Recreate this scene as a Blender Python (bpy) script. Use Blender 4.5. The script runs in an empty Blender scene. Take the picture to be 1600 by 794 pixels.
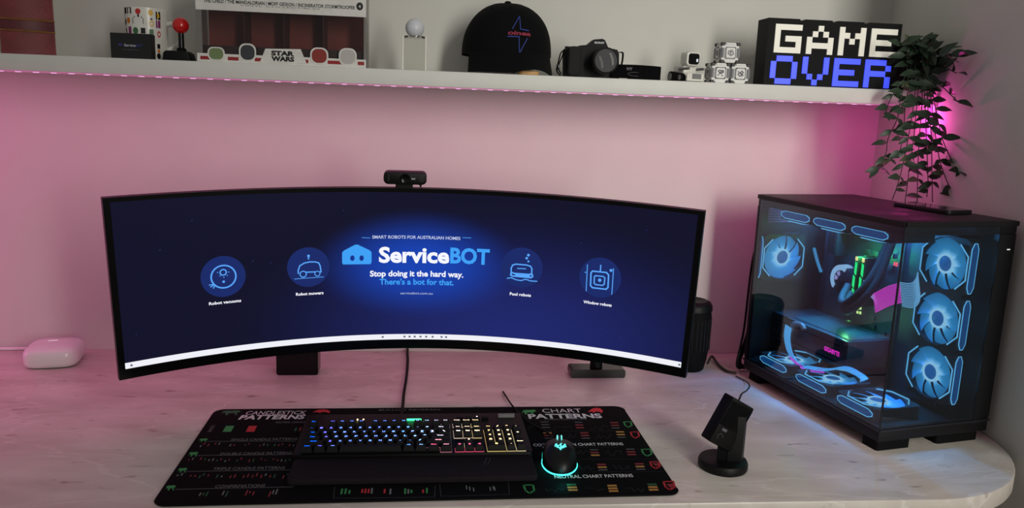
import bpy, bmesh, math, random
from mathutils import Vector, Matrix
random.seed(7)
S = bpy.context.scene
COL = S.collection
PI = math.pi

def srgb(r, g, b):
    f = lambda v: (v / 255) / 12.92 if v / 255 <= .04045 else ((v / 255 + .055) / 1.055) ** 2.4
    return (f(r), f(g), f(b), 1)

# ------------------------------------------------------------------ camera
F = 1234.53
CAM = Vector((-.0905, -2.0877, .6607))
PIT, YAW, ROL = .1820, .1022, .0367
_cp, _sp, _cy, _sy = math.cos(PIT), math.sin(PIT), math.cos(YAW), math.sin(YAW)
_fw = Vector((_sy * _cp, _cy * _cp, -_sp))
_rt = Vector((_cy, -_sy, 0))
_up = _rt.cross(_fw)
_cr, _sr = math.cos(ROL), math.sin(ROL)
RT = _cr * _rt + _sr * _up
UP = -_sr * _rt + _cr * _up
cd = bpy.data.cameras.new('camera')
cam = bpy.data.objects.new('camera', cd)
COL.objects.link(cam)
cd.sensor_fit = 'HORIZONTAL'
cd.sensor_width = 36
cd.lens = F / 1600 * 36
cd.clip_start = .02
cam.matrix_world = Matrix(((RT.x, UP.x, -_fw.x, CAM.x), (RT.y, UP.y, -_fw.y, CAM.y), (RT.z, UP.z, -_fw.z, CAM.z), (0, 0, 0, 1)))
S.camera = cam

def ray(u, v):
    return RT * ((u - 800) / F) + UP * (-(v - 397) / F) + _fw
def px(u, v, ax, val):
    """point of the plane axis=val that the photograph shows at u, v"""
    d = ray(u, v)
    return CAM + d * ((val - CAM[ax]) / d[ax])

# ------------------------------------------------------------------ light
S.view_settings.view_transform = 'Standard'
S.view_settings.look = 'None'
S.view_settings.gamma = 1
S.view_settings.exposure = 0
W = bpy.data.worlds.new('world')
S.world = W
W.use_nodes = True
W.node_tree.nodes['Background'].inputs[0].default_value = (1, .98, .94, 1)
W.node_tree.nodes['Background'].inputs[1].default_value = .20

def area(name, loc, target, sx, sy, power, col, spread=180):
    l = bpy.data.lights.new(name, 'AREA')
    l.shape = 'RECTANGLE'
    l.size, l.size_y, l.energy, l.color = sx, sy, power, col
    l.spread = math.radians(spread)
    o = bpy.data.objects.new(name, l)
    COL.objects.link(o)
    o.location = loc
    o.rotation_euler = (Vector(target) - Vector(loc)).to_track_quat('-Z', 'Y').to_euler()
    return o
def point(name, loc, power, col, r=.02):
    l = bpy.data.lights.new(name, 'POINT')
    l.energy, l.color, l.shadow_soft_size = power, col, r
    o = bpy.data.objects.new(name, l)
    COL.objects.link(o)
    o.location = loc
    return o

PINK = (1, .065, .48)
SHELF_Z, SHELF_Y, SHELF_T, XR = .738, -.25, .035, 1.118
area('window_light', (1.52, -4.0, 1.35), (.62, 0, .60), .45, 2.3, 10.6, (1, .97, .88), 58)
area('led_strip_light', (-.54, SHELF_Y + .012, SHELF_Z - SHELF_T - .006), (-.54, SHELF_Y + .075, 0), 3.3, .008, 2.6, PINK)
point('led_tail_light', (XR - .028, SHELF_Y + .012, SHELF_Z - SHELF_T - .03), .38, PINK, .003)
area('lamp_light', (-1.75, -.25, .28), (-1.0, -.02, .2), .12, .3, 1.3, PINK)

# ------------------------------------------------------------------ materials
MATS = {}
def mat(name, col=(.5, .5, .5, 1), rough=.5, metal=0, emit=None, es=1, var=.06, scale=60, bump=0, bscale=300, spec=.5, coat=0):
    if name in MATS: return MATS[name]
    m = bpy.data.materials.new(name)
    m.use_nodes = True
    nt = m.node_tree
    b = nt.nodes['Principled BSDF']
    b.inputs['Roughness'].default_value = rough
    b.inputs['Metallic'].default_value = metal
    b.inputs['Specular IOR Level'].default_value = spec
    b.inputs['Coat Weight'].default_value = coat
    b.inputs['Base Color'].default_value = col
    tc = None
    if var or bump:
        tc = nt.nodes.new('ShaderNodeTexCoord')
    if var:
        n = nt.nodes.new('ShaderNodeTexNoise'); n.inputs['Scale'].default_value = scale; n.inputs['Detail'].default_value = 3
        nt.links.new(tc.outputs['Object'], n.inputs['Vector'])
        r = nt.nodes.new('ShaderNodeValToRGB')
        r.color_ramp.elements[0].position, r.color_ramp.elements[1].position = .3, .7
        r.color_ramp.elements[0].color = tuple(c * (1 - var) for c in col[:3]) + (1,)
        r.color_ramp.elements[1].color = tuple(min(1, c * (1 + var)) for c in col[:3]) + (1,)
        nt.links.new(n.outputs['Fac'], r.inputs['Fac'])
        nt.links.new(r.outputs['Color'], b.inputs['Base Color'])
    if bump:
        n = nt.nodes.new('ShaderNodeTexNoise'); n.inputs['Scale'].default_value = bscale; n.inputs['Detail'].default_value = 4
        nt.links.new(tc.outputs['Object'], n.inputs['Vector'])
        bp = nt.nodes.new('ShaderNodeBump'); bp.inputs['Strength'].default_value = bump; bp.inputs['Distance'].default_value = .002
        nt.links.new(n.outputs['Fac'], bp.inputs['Height'])
        nt.links.new(bp.outputs['Normal'], b.inputs['Normal'])
    if emit:
        b.inputs['Emission Color'].default_value = emit
        b.inputs['Emission Strength'].default_value = es
    MATS[name] = m
    return m
def glow(name, col, es=1):
    return mat(name, (.004, .004, .004, 1), .6, emit=col, es=es, var=0, spec=.06)
def glass(name, tint=(.8, .85, .9, 1), refl=1.0):
    if name in MATS: return MATS[name]
    m = bpy.data.materials.new(name); m.use_nodes = True
    nt = m.node_tree; nt.nodes.clear()
    o = nt.nodes.new('ShaderNodeOutputMaterial'); t = nt.nodes.new('ShaderNodeBsdfTransparent'); g = nt.nodes.new('ShaderNodeBsdfGlossy')
    x = nt.nodes.new('ShaderNodeMixShader'); f = nt.nodes.new('ShaderNodeFresnel'); mu = nt.nodes.new('ShaderNodeMath')
    mu.operation = 'MULTIPLY'; mu.inputs[1].default_value = refl
    t.inputs[0].default_value = tint; g.inputs['Roughness'].default_value = .03; f.inputs['IOR'].default_value = 1.45
    nt.links.new(f.outputs[0], mu.inputs[0]); nt.links.new(mu.outputs[0], x.inputs[0])
    nt.links.new(t.outputs[0], x.inputs[1]); nt.links.new(g.outputs[0], x.inputs[2]); nt.links.new(x.outputs[0], o.inputs[0])
    MATS[name] = m
    return m

BLACK = mat('black plastic', srgb(9, 9, 11), .5, spec=.25)
BLACKM = mat('black matte', srgb(7, 7, 9), .75, spec=.15)
BLACKG = mat('black gloss', srgb(6, 6, 8), .22, spec=.3)
METAL = mat('black coated metal', srgb(13, 12, 15), .5, bump=.1, bscale=900, spec=.3)
WHITE = mat('white plastic', srgb(232, 232, 230), .4)
RUBBER = mat('black cable rubber', srgb(9, 9, 10), .6, spec=.2)
GREY = mat('dark grey plastic', srgb(58, 58, 62), .5)
PRINTW = mat('white print', srgb(225, 225, 225), .6)
WALL = mat('wall paint', srgb(214, 212, 206), .75, var=.02, scale=6, bump=.12, bscale=420)
SHELFM = mat('white shelf laminate', srgb(226, 226, 221), .5, var=.02, scale=20, bump=.05, bscale=500)

def desk_material():
    m = bpy.data.materials.new('pale travertine laminate'); m.use_nodes = True
    nt = m.node_tree; N = nt.nodes.new; L = nt.links.new
    b = nt.nodes['Principled BSDF']; b.inputs['Roughness'].default_value = .33
    tc = N('ShaderNodeTexCoord'); mp = N('ShaderNodeMapping'); mp.inputs['Scale'].default_value = (1, 2.6, 1); mp.inputs['Rotation'].default_value = (0, 0, .35)
    L(tc.outputs['Object'], mp.inputs[0])
    n1 = N('ShaderNodeTexNoise'); n1.inputs['Scale'].default_value = 5; n1.inputs['Detail'].default_value = 8; n1.inputs['Distortion'].default_value = .6
    r1 = N('ShaderNodeValToRGB'); e = r1.color_ramp.elements
    e[0].position, e[1].position = .3, .7; e[0].color, e[1].color = srgb(196, 186, 176), srgb(224, 217, 209)
    L(mp.outputs[0], n1.inputs['Vector']); L(n1.outputs['Fac'], r1.inputs[0])
    # light veins
    n2 = N('ShaderNodeTexNoise'); n2.inputs['Scale'].default_value = 2.3; n2.inputs['Detail'].default_value = 7; n2.inputs['Distortion'].default_value = .8
    L(mp.outputs[0], n2.inputs['Vector'])
    r2 = N('ShaderNodeValToRGB'); e = r2.color_ramp.elements; e[0].position, e[1].position = .488, .512
    e[0].color = e[1].color = (0, 0, 0, 1); k = e.new(.5); k.color = (.45, .45, .45, 1)
    L(n2.outputs['Fac'], r2.inputs[0])
    mx = N('ShaderNodeMix'); mx.data_type = 'RGBA'; mx.inputs[7].default_value = srgb(240, 235, 228)
    L(r2.outputs[0], mx.inputs[0]); L(r1.outputs[0], mx.inputs[6])
    # brown flecks
    mp3 = N('ShaderNodeMapping'); mp3.inputs['Scale'].default_value = (16, 46, 16); mp3.inputs['Rotation'].default_value = (0, 0, .22)
    L(tc.outputs['Object'], mp3.inputs[0])
    n3 = N('ShaderNodeTexNoise'); n3.inputs['Scale'].default_value = 1; n3.inputs['Detail'].default_value = 5
    r3 = N('ShaderNodeValToRGB'); e = r3.color_ramp.elements; e[0].position, e[1].position = .64, .74
    e[0].color, e[1].color = (0, 0, 0, 1), (.85, .85, .85, 1)
    L(mp3.outputs[0], n3.inputs['Vector']); L(n3.outputs['Fac'], r3.inputs[0])
    m2 = N('ShaderNodeMix'); m2.data_type = 'RGBA'; m2.inputs[7].default_value = srgb(140, 112, 100)
    L(r3.outputs[0], m2.inputs[0]); L(mx.outputs[2], m2.inputs[6]); L(m2.outputs[2], b.inputs['Base Color'])
    bp = N('ShaderNodeBump'); bp.inputs['Strength'].default_value = .15; bp.inputs['Distance'].default_value = .001; bp.invert = True
    L(r3.outputs[0], bp.inputs['Height']); L(bp.outputs[0], b.inputs['Normal'])
    return m
DESK = desk_material()

# ------------------------------------------------------------------ mesh helpers
def rot(ax, a): return Matrix.Rotation(a, 4, ax)
def tr(x, y, z): return Matrix.Translation((x, y, z))

class MB:
    def __init__(s): s.bm = bmesh.new()
    def _add(s, b2, M=None):
        if M is not None: bmesh.ops.transform(b2, matrix=M, verts=b2.verts)
        me = bpy.data.meshes.new('tmp'); b2.to_mesh(me); b2.free()
        s.bm.from_mesh(me); bpy.data.meshes.remove(me)
        return s
    def box(s, c, d, M=None, bev=0, seg=2):
        b = bmesh.new(); bmesh.ops.create_cube(b, size=1)
        for v in b.verts: v.co = Vector((v.co.x * d[0], v.co.y * d[1], v.co.z * d[2]))
        if bev: bmesh.ops.bevel(b, geom=list(b.edges), offset=bev, segments=seg, affect='EDGES', profile=.5)
        T = tr(*c)
        return s._add(b, (M @ T) if M is not None else T)
    def prism(s, poly, z0, z1, M=None, bev=0):
        b = bmesh.new()
        lo = [b.verts.new((x, y, z0)) for x, y in poly]; hi = [b.verts.new((x, y, z1)) for x, y in poly]
        n = len(poly)
        b.faces.new(lo[::-1]); top = b.faces.new(hi)
        for i in range(n): b.faces.new((lo[i], lo[(i + 1) % n], hi[(i + 1) % n], hi[i]))
        bmesh.ops.recalc_face_normals(b, faces=b.faces)
        if bev: bmesh.ops.bevel(b, geom=[e for e in b.edges if abs(e.verts[0].co.z - e.verts[1].co.z) < 1e-9], offset=bev, segments=2, affect='EDGES', profile=.5)
        return s._add(b, M)
    def lathe(s, prof, M=None, seg=32, a0=0, a1=2 * PI):
        b = bmesh.new(); full = abs(a1 - a0 - 2 * PI) < 1e-6
        n = seg if full else seg + 1; rings = []
        for r, z in prof:
            if r < 1e-7: rings.append([b.verts.new((0, 0, z))])
            else: rings.append([b.verts.new((r * math.cos(a0 + (a1 - a0) * i / seg), r * math.sin(a0 + (a1 - a0) * i / seg), z)) for i in range(n)])
        for A, B in zip(rings, rings[1:]):
            for i in range(seg):
                j = (i + 1) % n
                if len(A) == 1 and len(B) == 1: continue
                if len(A) == 1: b.faces.new((A[0], B[i], B[j]))
                elif len(B) == 1: b.faces.new((A[i], A[j], B[0]))
                else: b.faces.new((A[i], A[j], B[j], B[i]))
        bmesh.ops.recalc_face_normals(b, faces=b.faces)
        return s._add(b, M)
    def cyl(s, r, z0, z1, M=None, seg=24, r2=None):
        return s.lathe([(0, z0), (r, z0), (r2 or r, z1), (0, z1)], M, seg)
    def sphere(s, r, M=None, seg=20, sc=(1, 1, 1)):
        n = seg // 2
        pr = [(r * math.sin(PI * i / n), -r * math.cos(PI * i / n)) for i in range(n + 1)]
        pr[0] = (0, -r); pr[-1] = (0, r)
        D = Matrix.Diagonal((*sc, 1))
        return s.lathe(pr, (M @ D) if M is not None else D, seg)
    def tube(s, pts, r, seg=8, M=None, flat=1.0):
        b = bmesh.new(); P = [Vector(p) for p in pts]; n = len(P); rings = []; prev = None
        for i in range(n):
            t = (P[min(i + 1, n - 1)] - P[max(i - 1, 0)]).normalized()
            if prev is None: a = t.orthogonal().normalized()
            else:
                a = prev - t * prev.dot(t)
                a = a.normalized() if a.length > 1e-6 else t.orthogonal().normalized()
            prev = a; c = t.cross(a); rr = r[i] if isinstance(r, (list, tuple)) else r
            rings.append([b.verts.new(P[i] + (a * math.cos(2 * PI * k / seg) + c * math.sin(2 * PI * k / seg) * flat) * rr) for k in range(seg)])
        for A, B in zip(rings, rings[1:]):
            for k in range(seg): b.faces.new((A[k], A[(k + 1) % seg], B[(k + 1) % seg], B[k]))
        b.faces.new(rings[0][::-1]); b.faces.new(rings[-1])
        bmesh.ops.recalc_face_normals(b, faces=b.faces)
        return s._add(b, M)
    def raw(s, verts, faces, M=None):
        b = bmesh.new(); V = [b.verts.new(v) for v in verts]
        for f in faces:
            try: b.faces.new([V[i] for i in f])
            except ValueError: pass
        return s._add(b, M)
    def grid(s, fn, nu, nv, closed=False):
        V = [fn(i / nu, j / nv) for j in range(nv + 1) for i in range(nu + 1)]
        Fc = [(j * (nu + 1) + i, j * (nu + 1) + i + 1, (j + 1) * (nu + 1) + i + 1, (j + 1) * (nu + 1) + i) for j in range(nv) for i in range(nu)]
        return s.raw(V, Fc)
    def solid(s, fn, nu, nv, th):
        """sheet fn(u,v) thickened along its normal"""
        V, Fc = [], []
        e = 1e-3
        for sgn in (0, 1):
            for j in range(nv + 1):
                for i in range(nu + 1):
                    u, v = i / nu, j / nv
                    p = Vector(fn(u, v)); du = Vector(fn(min(u + e, 1), v)) - Vector(fn(max(u - e, 0), v)); dv = Vector(fn(u, min(v + e, 1))) - Vector(fn(u, max(v - e, 0)))
                    nn = du.cross(dv); nn = nn.normalized() if nn.length > 1e-12 else Vector((0, 0, 1))
                    V.append(p - nn * th * sgn)
        o = (nu + 1) * (nv + 1); q = lambda i, j, k: k * o + j * (nu + 1) + i
        for j in range(nv):
            for i in range(nu):
                Fc.append((q(i, j, 0), q(i + 1, j, 0), q(i + 1, j + 1, 0), q(i, j + 1, 0)))
                Fc.append((q(i, j, 1), q(i, j + 1, 1), q(i + 1, j + 1, 1), q(i + 1, j, 1)))
        for i in range(nu):
            Fc.append((q(i, 0, 0), q(i, 0, 1), q(i + 1, 0, 1), q(i + 1, 0, 0))); Fc.append((q(i, nv, 0), q(i + 1, nv, 0), q(i + 1, nv, 1), q(i, nv, 1)))
        for j in range(nv):
            Fc.append((q(0, j, 0), q(0, j + 1, 0), q(0, j + 1, 1), q(0, j, 1))); Fc.append((q(nu, j, 0), q(nu, j, 1), q(nu, j + 1, 1), q(nu, j + 1, 0)))
        return s.raw(V, Fc)
    def mesh(s, name, m, ang=38):
        me = bpy.data.meshes.new(name)
        for f in s.bm.faces: f.smooth = True
        s.bm.to_mesh(me); s.bm.free()
        me.set_sharp_from_angle(angle=math.radians(ang))
        for k in (m if isinstance(m, (list, tuple)) else [m]): me.materials.append(k)
        return me
    def build(s, name, m, parent=None, M=None, ang=38):
        return put(name, s.mesh(name, m, ang), parent, M)

def put(name, me, parent=None, M=None):
    o = bpy.data.objects.new(name, me); COL.objects.link(o)
    if parent is not None: o.parent = parent
    if M is not None: o.matrix_local = M
    return o
def tag(o, label=None, cat=None, group=None, kind=None):
    if label: o['label'] = label
    if cat: o['category'] = cat
    if group: o['group'] = group
    if kind: o['kind'] = kind
    return o
def thing(name, label, cat, loc=(0, 0, 0), rz=0, group=None):
    o = bpy.data.objects.new(name, None); COL.objects.link(o)
    o.empty_display_size = .02
    o.location = loc; o.rotation_euler = (0, 0, rz)
    return tag(o, label, cat, group)
def struct(name, mb, m):
    return tag(mb.build(name, m), kind='structure')
def copy_tree(o, parent=None):
    c = o.copy(); COL.objects.link(c)
    if parent is not None: c.parent = parent
    for ch in list(o.children): copy_tree(ch, c)
    return c

_font = {}
def glyphs(txt, bold=0.0, shear=0.0):
    """flat lettering as (verts, faces, (x0,x1,y0,y1)), capital height about 0.7"""
    k = (txt, bold, shear)
    if k in _font: return _font[k]
    cu = bpy.data.curves.new('t', 'FONT'); cu.body = txt; cu.offset = bold; cu.shear = shear; cu.resolution_u = 3
    ob = bpy.data.objects.new('t', cu); me = ob.to_mesh()
    V = [tuple(v.co) for v in me.vertices]; Fc = [tuple(p.vertices) for p in me.polygons]
    ob.to_mesh_clear(); bpy.data.objects.remove(ob); bpy.data.curves.remove(cu)
    xs = [v[0] for v in V] or [0]; ys = [v[1] for v in V] or [0]
    _font[k] = (V, Fc, (min(xs), max(xs), min(ys), max(ys)))
    return _font[k]
def letter(mb, txt, x0, x1, yc, h, fn, bold=0.0, shear=0.0, rotate=False):
    """lettering fitted between x0 and x1, of capital height h about yc, through fn(x,y)->3D"""
    V, Fc, (a, b, c, d) = glyphs(txt, bold, shear)
    kx = (x1 - x0) / max(b - a, 1e-6); ky = h / .73
    P = []
    for v in V:
        x, y = x0 + (v[0] - a) * kx, yc - h / 2 + v[1] * ky
        P.append(fn(x, y))
    mb.raw(P, Fc)
def ribbon(mb, pts, w, fn, close=False, sub=1):
    """thin line drawn along pts in the plane, through fn"""
    P = [Vector((p[0], p[1])) for p in pts]
    n = len(P)
    segs = n if close else n - 1
    for i in range(segs):
        a, b = P[i], P[(i + 1) % n]; t = (b - a)
        if t.length < 1e-9: continue
        t.normalize(); q = Vector((-t.y, t.x)) * w / 2; e = t * w * .35
        for k in range(sub):
            c, d = (a - e).lerp(b + e, k / sub), (a - e).lerp(b + e, (k + 1) / sub)
            mb.raw([fn(*(c + q)), fn(*(c - q)), fn(*(d - q)), fn(*(d + q))], [(0, 1, 2, 3)])
def disc(mb, x, y, rx, ry, fn, n=28, inner=0):
    o = [fn(x + rx * math.cos(2 * PI * i / n), y + ry * math.sin(2 * PI * i / n)) for i in range(n)]
    if inner:
        q = [fn(x + rx * inner * math.cos(2 * PI * i / n), y + ry * inner * math.sin(2 * PI * i / n)) for i in range(n)]
        mb.raw(o + q, [(i, (i + 1) % n, n + (i + 1) % n, n + i) for i in range(n)])
    else: mb.raw(o + [fn(x, y)], [(i, (i + 1) % n, n) for i in range(n)])
def flat(mb, pts, fn):
    mb.raw([fn(*p) for p in pts], [tuple(range(len(pts)))])
def rrect(w, h, r, n=6, cx=0, cy=0):
    out = []
    for (sx, sy, a) in ((1, 1, 0), (-1, 1, 90), (-1, -1, 180), (1, -1, 270)):
        for i in range(n + 1):
            t = math.radians(a + 90 * i / n)
            out.append((cx + sx * (w / 2 - r) + r * math.cos(t), cy + sy * (h / 2 - r) + r * math.sin(t)))
    return out
def smooth_path(P, n=8):
    P = [Vector(p) for p in P]; out = []
    for i in range(len(P) - 1):
        p0, p1, p2, p3 = P[max(i - 1, 0)], P[i], P[i + 1], P[min(i + 2, len(P) - 1)]
        for k in range(n):
            t = k / n
            out.append(.5 * ((2 * p1) + (p2 - p0) * t + (2 * p0 - 5 * p1 + 4 * p2 - p3) * t * t + (3 * p1 - p0 - 3 * p2 + p3) * t ** 3))
    return out + [P[-1]]

# ------------------------------------------------------------------ setting
struct('wall_back', MB().box((-.55, .06, .9), (3.56, .12, 3.4)), WALL)
struct('wall_right', MB().box((XR + .06, -.44, .9), (.12, .94, 3.4), bev=.004), WALL)
struct('floor', MB().box((-.2, -2.4, -.79), (6, 5, .06)), mat('pale floor', srgb(150, 140, 130), .6, var=.1, scale=4))

# desk ---------------------------------------------------------------
desk = thing('desk', 'long pale stone-look worktop along the wall with a rounded front corner', 'desk', (-.4, -.43, -.75))
poly = [(-2.2, -.0005), (-2.2, -.856)] + [(.82 + .295 * math.sin(t), -.57 - .286 * math.cos(t)) for t in [i * PI / 2 / 18 for i in range(19)]] + [(XR - .003, -.0005)]
poly = [(x + .4, y + .429) for x, y in poly]
MB().prism(poly, .712, .75, bev=.004).build('worktop', DESK, desk)
for x in (-1.6, .9):
    MB().box((x, .02, .356), (.03, .7, .712)).build('support_panel', SHELFM, desk)

# shelf ---------------------------------------------------------------
shelf = thing('wall_shelf', 'long thick white floating shelf fixed to the wall above the desk', 'shelf', (-.55, 0, SHELF_Z - SHELF_T))
MB().box((0, SHELF_Y / 2 - .0005, SHELF_T / 2), (2 * (XR + .54), -SHELF_Y - .001, SHELF_T), bev=.002).build('shelf_board', SHELFM, shelf)
MB().box((0, -.0015, SHELF_T / 2), (2 * (XR + .54) - .1, .001, SHELF_T * .6)).build('wall_bracket', GREY, shelf)
for k in shelf.children: k.location.x += -.005

# LED strip -------------------------------------------------------------
strip = thing('led_strip', 'thin pink LED tape stuck under the front edge of the white shelf', 'led strip', (-.55, SHELF_Y + .006, SHELF_Z - SHELF_T - .0002))
MB().box((0, 0, -.001), (3.3, .006, .0016)).build('tape', mat('led tape', srgb(215, 170, 200), .5, emit=(.9, .12, .5, 1), es=.35, var=0), strip)
led_me = MB().box((0, 0, -.0022), (.011, .0045, .0014)).mesh('led', glow('led glow', (1, .55, .95, 1), 1.1))
for i in range(62):
    put('led', led_me, strip, tr(-.62 + i * .0365, 0, 0))
MB().tube(smooth_path([(1.655, .0, -.001), (1.658, .0, -.02), (1.652, .002, -.05), (1.660, .004, -.08)]), .004, 6).build('loose_tail', glow('led tail glow', (1, .07, .72, 1), 1.8), strip)

# ------------------------------------------------------------------ monitor
MO = Vector((-.1251, -.3767, .1259))
MM = tr(*MO) @ rot('Z', .0192) @ rot('X', .093)
MMI = MM.inverted()
MW, MH, MK = 1.1435, .3633, .1639 / (.57175 ** 2)
def scr(u, v):
    """where the photograph's pixel u,v meets the curved panel: (x, z) in the panel's frame"""
    o = MMI @ CAM; d = (MMI.to_3x3() @ ray(u, v))
    a = MK * d.x * d.x; b = d.y + 2 * MK * o.x * d.x; c = o.y + MK * o.x * o.x
    disc_ = max(b * b - 4 * a * c, 0)
    ts = [(-b - math.sqrt(disc_)) / (2 * a), (-b + math.sqrt(disc_)) / (2 * a)] if abs(a) > 1e-12 else [-c / b]
    t = min([t for t in ts if t > 0 and abs(o.x + t * d.x) < .8] or [max(ts)], key=lambda t: abs((o + d * t).z - .18))
    p = o + d * t
    return p.x, p.z
def arc(x):
    q = 2 * MK * x
    return (q * math.sqrt(1 + q * q) + math.asinh(q)) / (4 * MK)
def arcinv(s):
    x = s
    for _ in range(12): x -= (arc(x) - s) / math.sqrt(1 + (2 * MK * x) ** 2)
    return x
def on(s, z, d=0.0):
    """point of the curved face at arc length s, height z, d metres in front of it"""
    x = arcinv(s); q = 2 * MK * x; l = math.sqrt(1 + q * q)
    return Vector((x - q / l * d, -MK * x * x - d / l, z))
SMAX = arc(MW / 2)
def sp(u, v):
    x, z = scr(u, v); return arc(x), z

mon = thing('monitor', 'very wide curved black monitor showing a dark blue page with a white taskbar', 'monitor', (-.075, -.16, 0), .0192)
MREL = (tr(-.075, -.16, 0) @ rot('Z', .0192)).inverted() @ MM
BZ, BT, BB = .0125, .009, .0212   # bezel sides, top, bottom
def shell(mb, s0, s1, z0, z1, d0, d1, n=48):
    V, Fc = [], []
    for i in range(n + 1):
        s = s0 + (s1 - s0) * i / n
        V += [on(s, z0, d0), on(s, z1, d0), on(s, z1, d1), on(s, z0, d1)]
    for i in range(n):
        for k in range(4):
            Fc.append((i * 4 + k, i * 4 + (k + 1) % 4, i * 4 + 4 + (k + 1) % 4, i * 4 + 4 + k))
    Fc += [(0, 1, 2, 3), tuple(4 * n + k for k in (3, 2, 1, 0))]
    b = bmesh.new(); VV = [b.verts.new(v) for v in V]
    for f in Fc: b.faces.new([VV[i] for i in f])
    bmesh.ops.recalc_face_normals(b, faces=b.faces)
    mb._add(b)
h = MB(); shell(h, -SMAX, SMAX, 0, MH, -.015, -.002)
hs = h.build('housing', BLACK, mon, MREL)
mb = MB(); shell(mb, -SMAX, SMAX, 0, BB, -.002, 0); shell(mb, -SMAX, SMAX, MH - BT, MH, -.002, 0)
shell(mb, -SMAX, -SMAX + BZ, BB, MH - BT, -.002, 0, 2); shell(mb, SMAX - BZ, SMAX, BB, MH - BT, -.002, 0, 2)
mb.build('bezel', BLACKG, mon, MREL)
# the lit panel: dark navy with a blue glow drawn about its middle
def screen_material():
    m = bpy.data.materials.new('screen picture'); m.use_nodes = True
    nt = m.node_tree; N = nt.nodes.new; L = nt.links.new
    b = nt.nodes['Principled BSDF']; b.inputs['Base Color'].default_value = (.002, .002, .003, 1); b.inputs['Roughness'].default_value = .4; b.inputs['Specular IOR Level'].default_value = .06
    at = N('ShaderNodeUVMap'); at.uv_map = 'page'
    def blob(x, y, sx, sy, p0, p1):
        mp = N('ShaderNodeMapping'); mp.inputs['Location'].default_value = (-x / sx, -y / sy, 0); mp.inputs['Scale'].default_value = (1 / sx, 1 / sy, 0)
        L(at.outputs[0], mp.inputs[0])
        ln = N('ShaderNodeVectorMath'); ln.operation = 'LENGTH'; L(mp.outputs[0], ln.inputs[0])
        r = N('ShaderNodeMapRange'); r.interpolation_type = 'SMOOTHSTEP'; r.inputs[1].default_value, r.inputs[2].default_value, r.inputs[3].default_value, r.inputs[4].default_value = p0, p1, 1, 0
        L(ln.outputs['Value'], r.inputs[0]); return r
    s0, z0 = sp(655, 415); s1, z1 = sp(800, 520)
    r = blob(s0, z0, .24, .13, .15, 1.0); r2 = blob(s1, z1, .62, .30, 0, 1.0)
    m1 = N('ShaderNodeMix'); m1.data_type = 'RGBA'; m1.inputs[6].default_value = srgb(18, 18, 41); m1.inputs[7].default_value = srgb(32, 40, 108)
    m2 = N('ShaderNodeMix'); m2.data_type = 'RGBA'; m2.inputs[7].default_value = srgb(24, 66, 176)
    L(r2.outputs[0], m1.inputs[0]); L(m1.outputs[2], m2.inputs[6]); L(r.outputs[0], m2.inputs[0])
    L(m2.outputs[2], b.inputs['Emission Color']); b.inputs['Emission Strength'].default_value = 1
    return m
def page(fs0, fs1, z0, z1, d, m, name, parent, n=64, nz=1):
    me = bpy.data.meshes.new(name); V, Fc, U = [], [], []
    for i in range(n + 1):
        s = fs0 + (fs1 - fs0) * i / n
        for z in (z0, z1): V.append(on(s, z, d)); U.append((s, z))
    for i in range(n): Fc.append((2 * i, 2 * i + 2, 2 * i + 3, 2 * i + 1))
    me.from_pydata(V, [], Fc); uv = me.uv_layers.new(name='page')
    for l in me.loops: uv.data[l.index].uv = U[l.vertex_index]
    for p in me.polygons: p.use_smooth = True
    me.materials.append(m)
    return put(name, me, parent)
ZT = sp(640, 520.5)[1]
ZB = BB
scrn = page(-SMAX + BZ, SMAX - BZ, BB, MH - BT, -.0012, screen_material(), 'screen', mon); scrn.matrix_local = MREL
page(-SMAX + BZ, SMAX - BZ, ZB, ZB + .0125, -.0008, glow('taskbar white', srgb(240, 240, 248), 1.0), 'taskbar', scrn)
SBLUE = glow('screen sky blue', srgb(62, 160, 245), 1.0)
SWHITE = glow('screen white', srgb(245, 247, 255), 1.0)
SLINE = glow('screen line blue', srgb(90, 165, 250), 1.0)
SDISC = glow('screen disc blue', srgb(25, 42, 104), 1.0)
SDIM = glow('screen dim blue', srgb(52, 88, 180), 1.0)
SGREY = glow('screen soft white', srgb(190, 200, 230), 1.0)
SDARK = glow('taskbar icon grey', srgb(90, 95, 115), 1.0)
f0 = lambda s, z: on(s, z, -.0006)
f1 = lambda s, z: on(s, z, -.0002)
fl = lambda s, z: on(s, z, -.0009)
def stext(name, txt, ul, ur, vc, hpx, m, bold=0.0):
    (sa, za), (sb, zb) = sp(ul, vc), sp(ur, vc)
    zc = (za + zb) / 2
    um = (ul + ur) / 2
    hh = abs(sp(um, vc - hpx / 2)[1] - sp(um, vc + hpx / 2)[1])
    mb = MB(); letter(mb, txt, sa, sb, zc, hh, f0, bold); return mb.build(name, m, scrn)
stext('heading_lettering', 'SMART ROBOTS FOR AUSTRALIAN HOMES', 581.6, 719.4, 371.6, 5, SGREY, .02)
stext('title_lettering', 'Service', 592, 702, 398.5, 24, SWHITE, .035)
stext('title_lettering', 'BOT', 703.5, 765, 400, 24, SBLUE, .035)
stext('slogan_lettering', 'Stop doing it the hard way.', 578, 724, 428.5, 9, SWHITE, .03)
stext('slogan_lettering', "There's a bot for that.", 593, 709, 441, 9, SBLUE, .025)
stext('address_lettering', 'servicebot.com.au', 625.6, 676, 458.4, 3.8, SGREY, .0)
for t, a, b, v in (('Robot vacuums', 326.4, 377, 472.2), ('Robot mowers', 462.4, 505.5, 458.8), ('Pool robots', 796.4, 829.7, 460.4), ('Window robots', 911.3, 955.9, 474.4)):
    stext('caption_lettering', t, a, b, v, 4.6, SWHITE, .03)
mb = MB()
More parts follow.
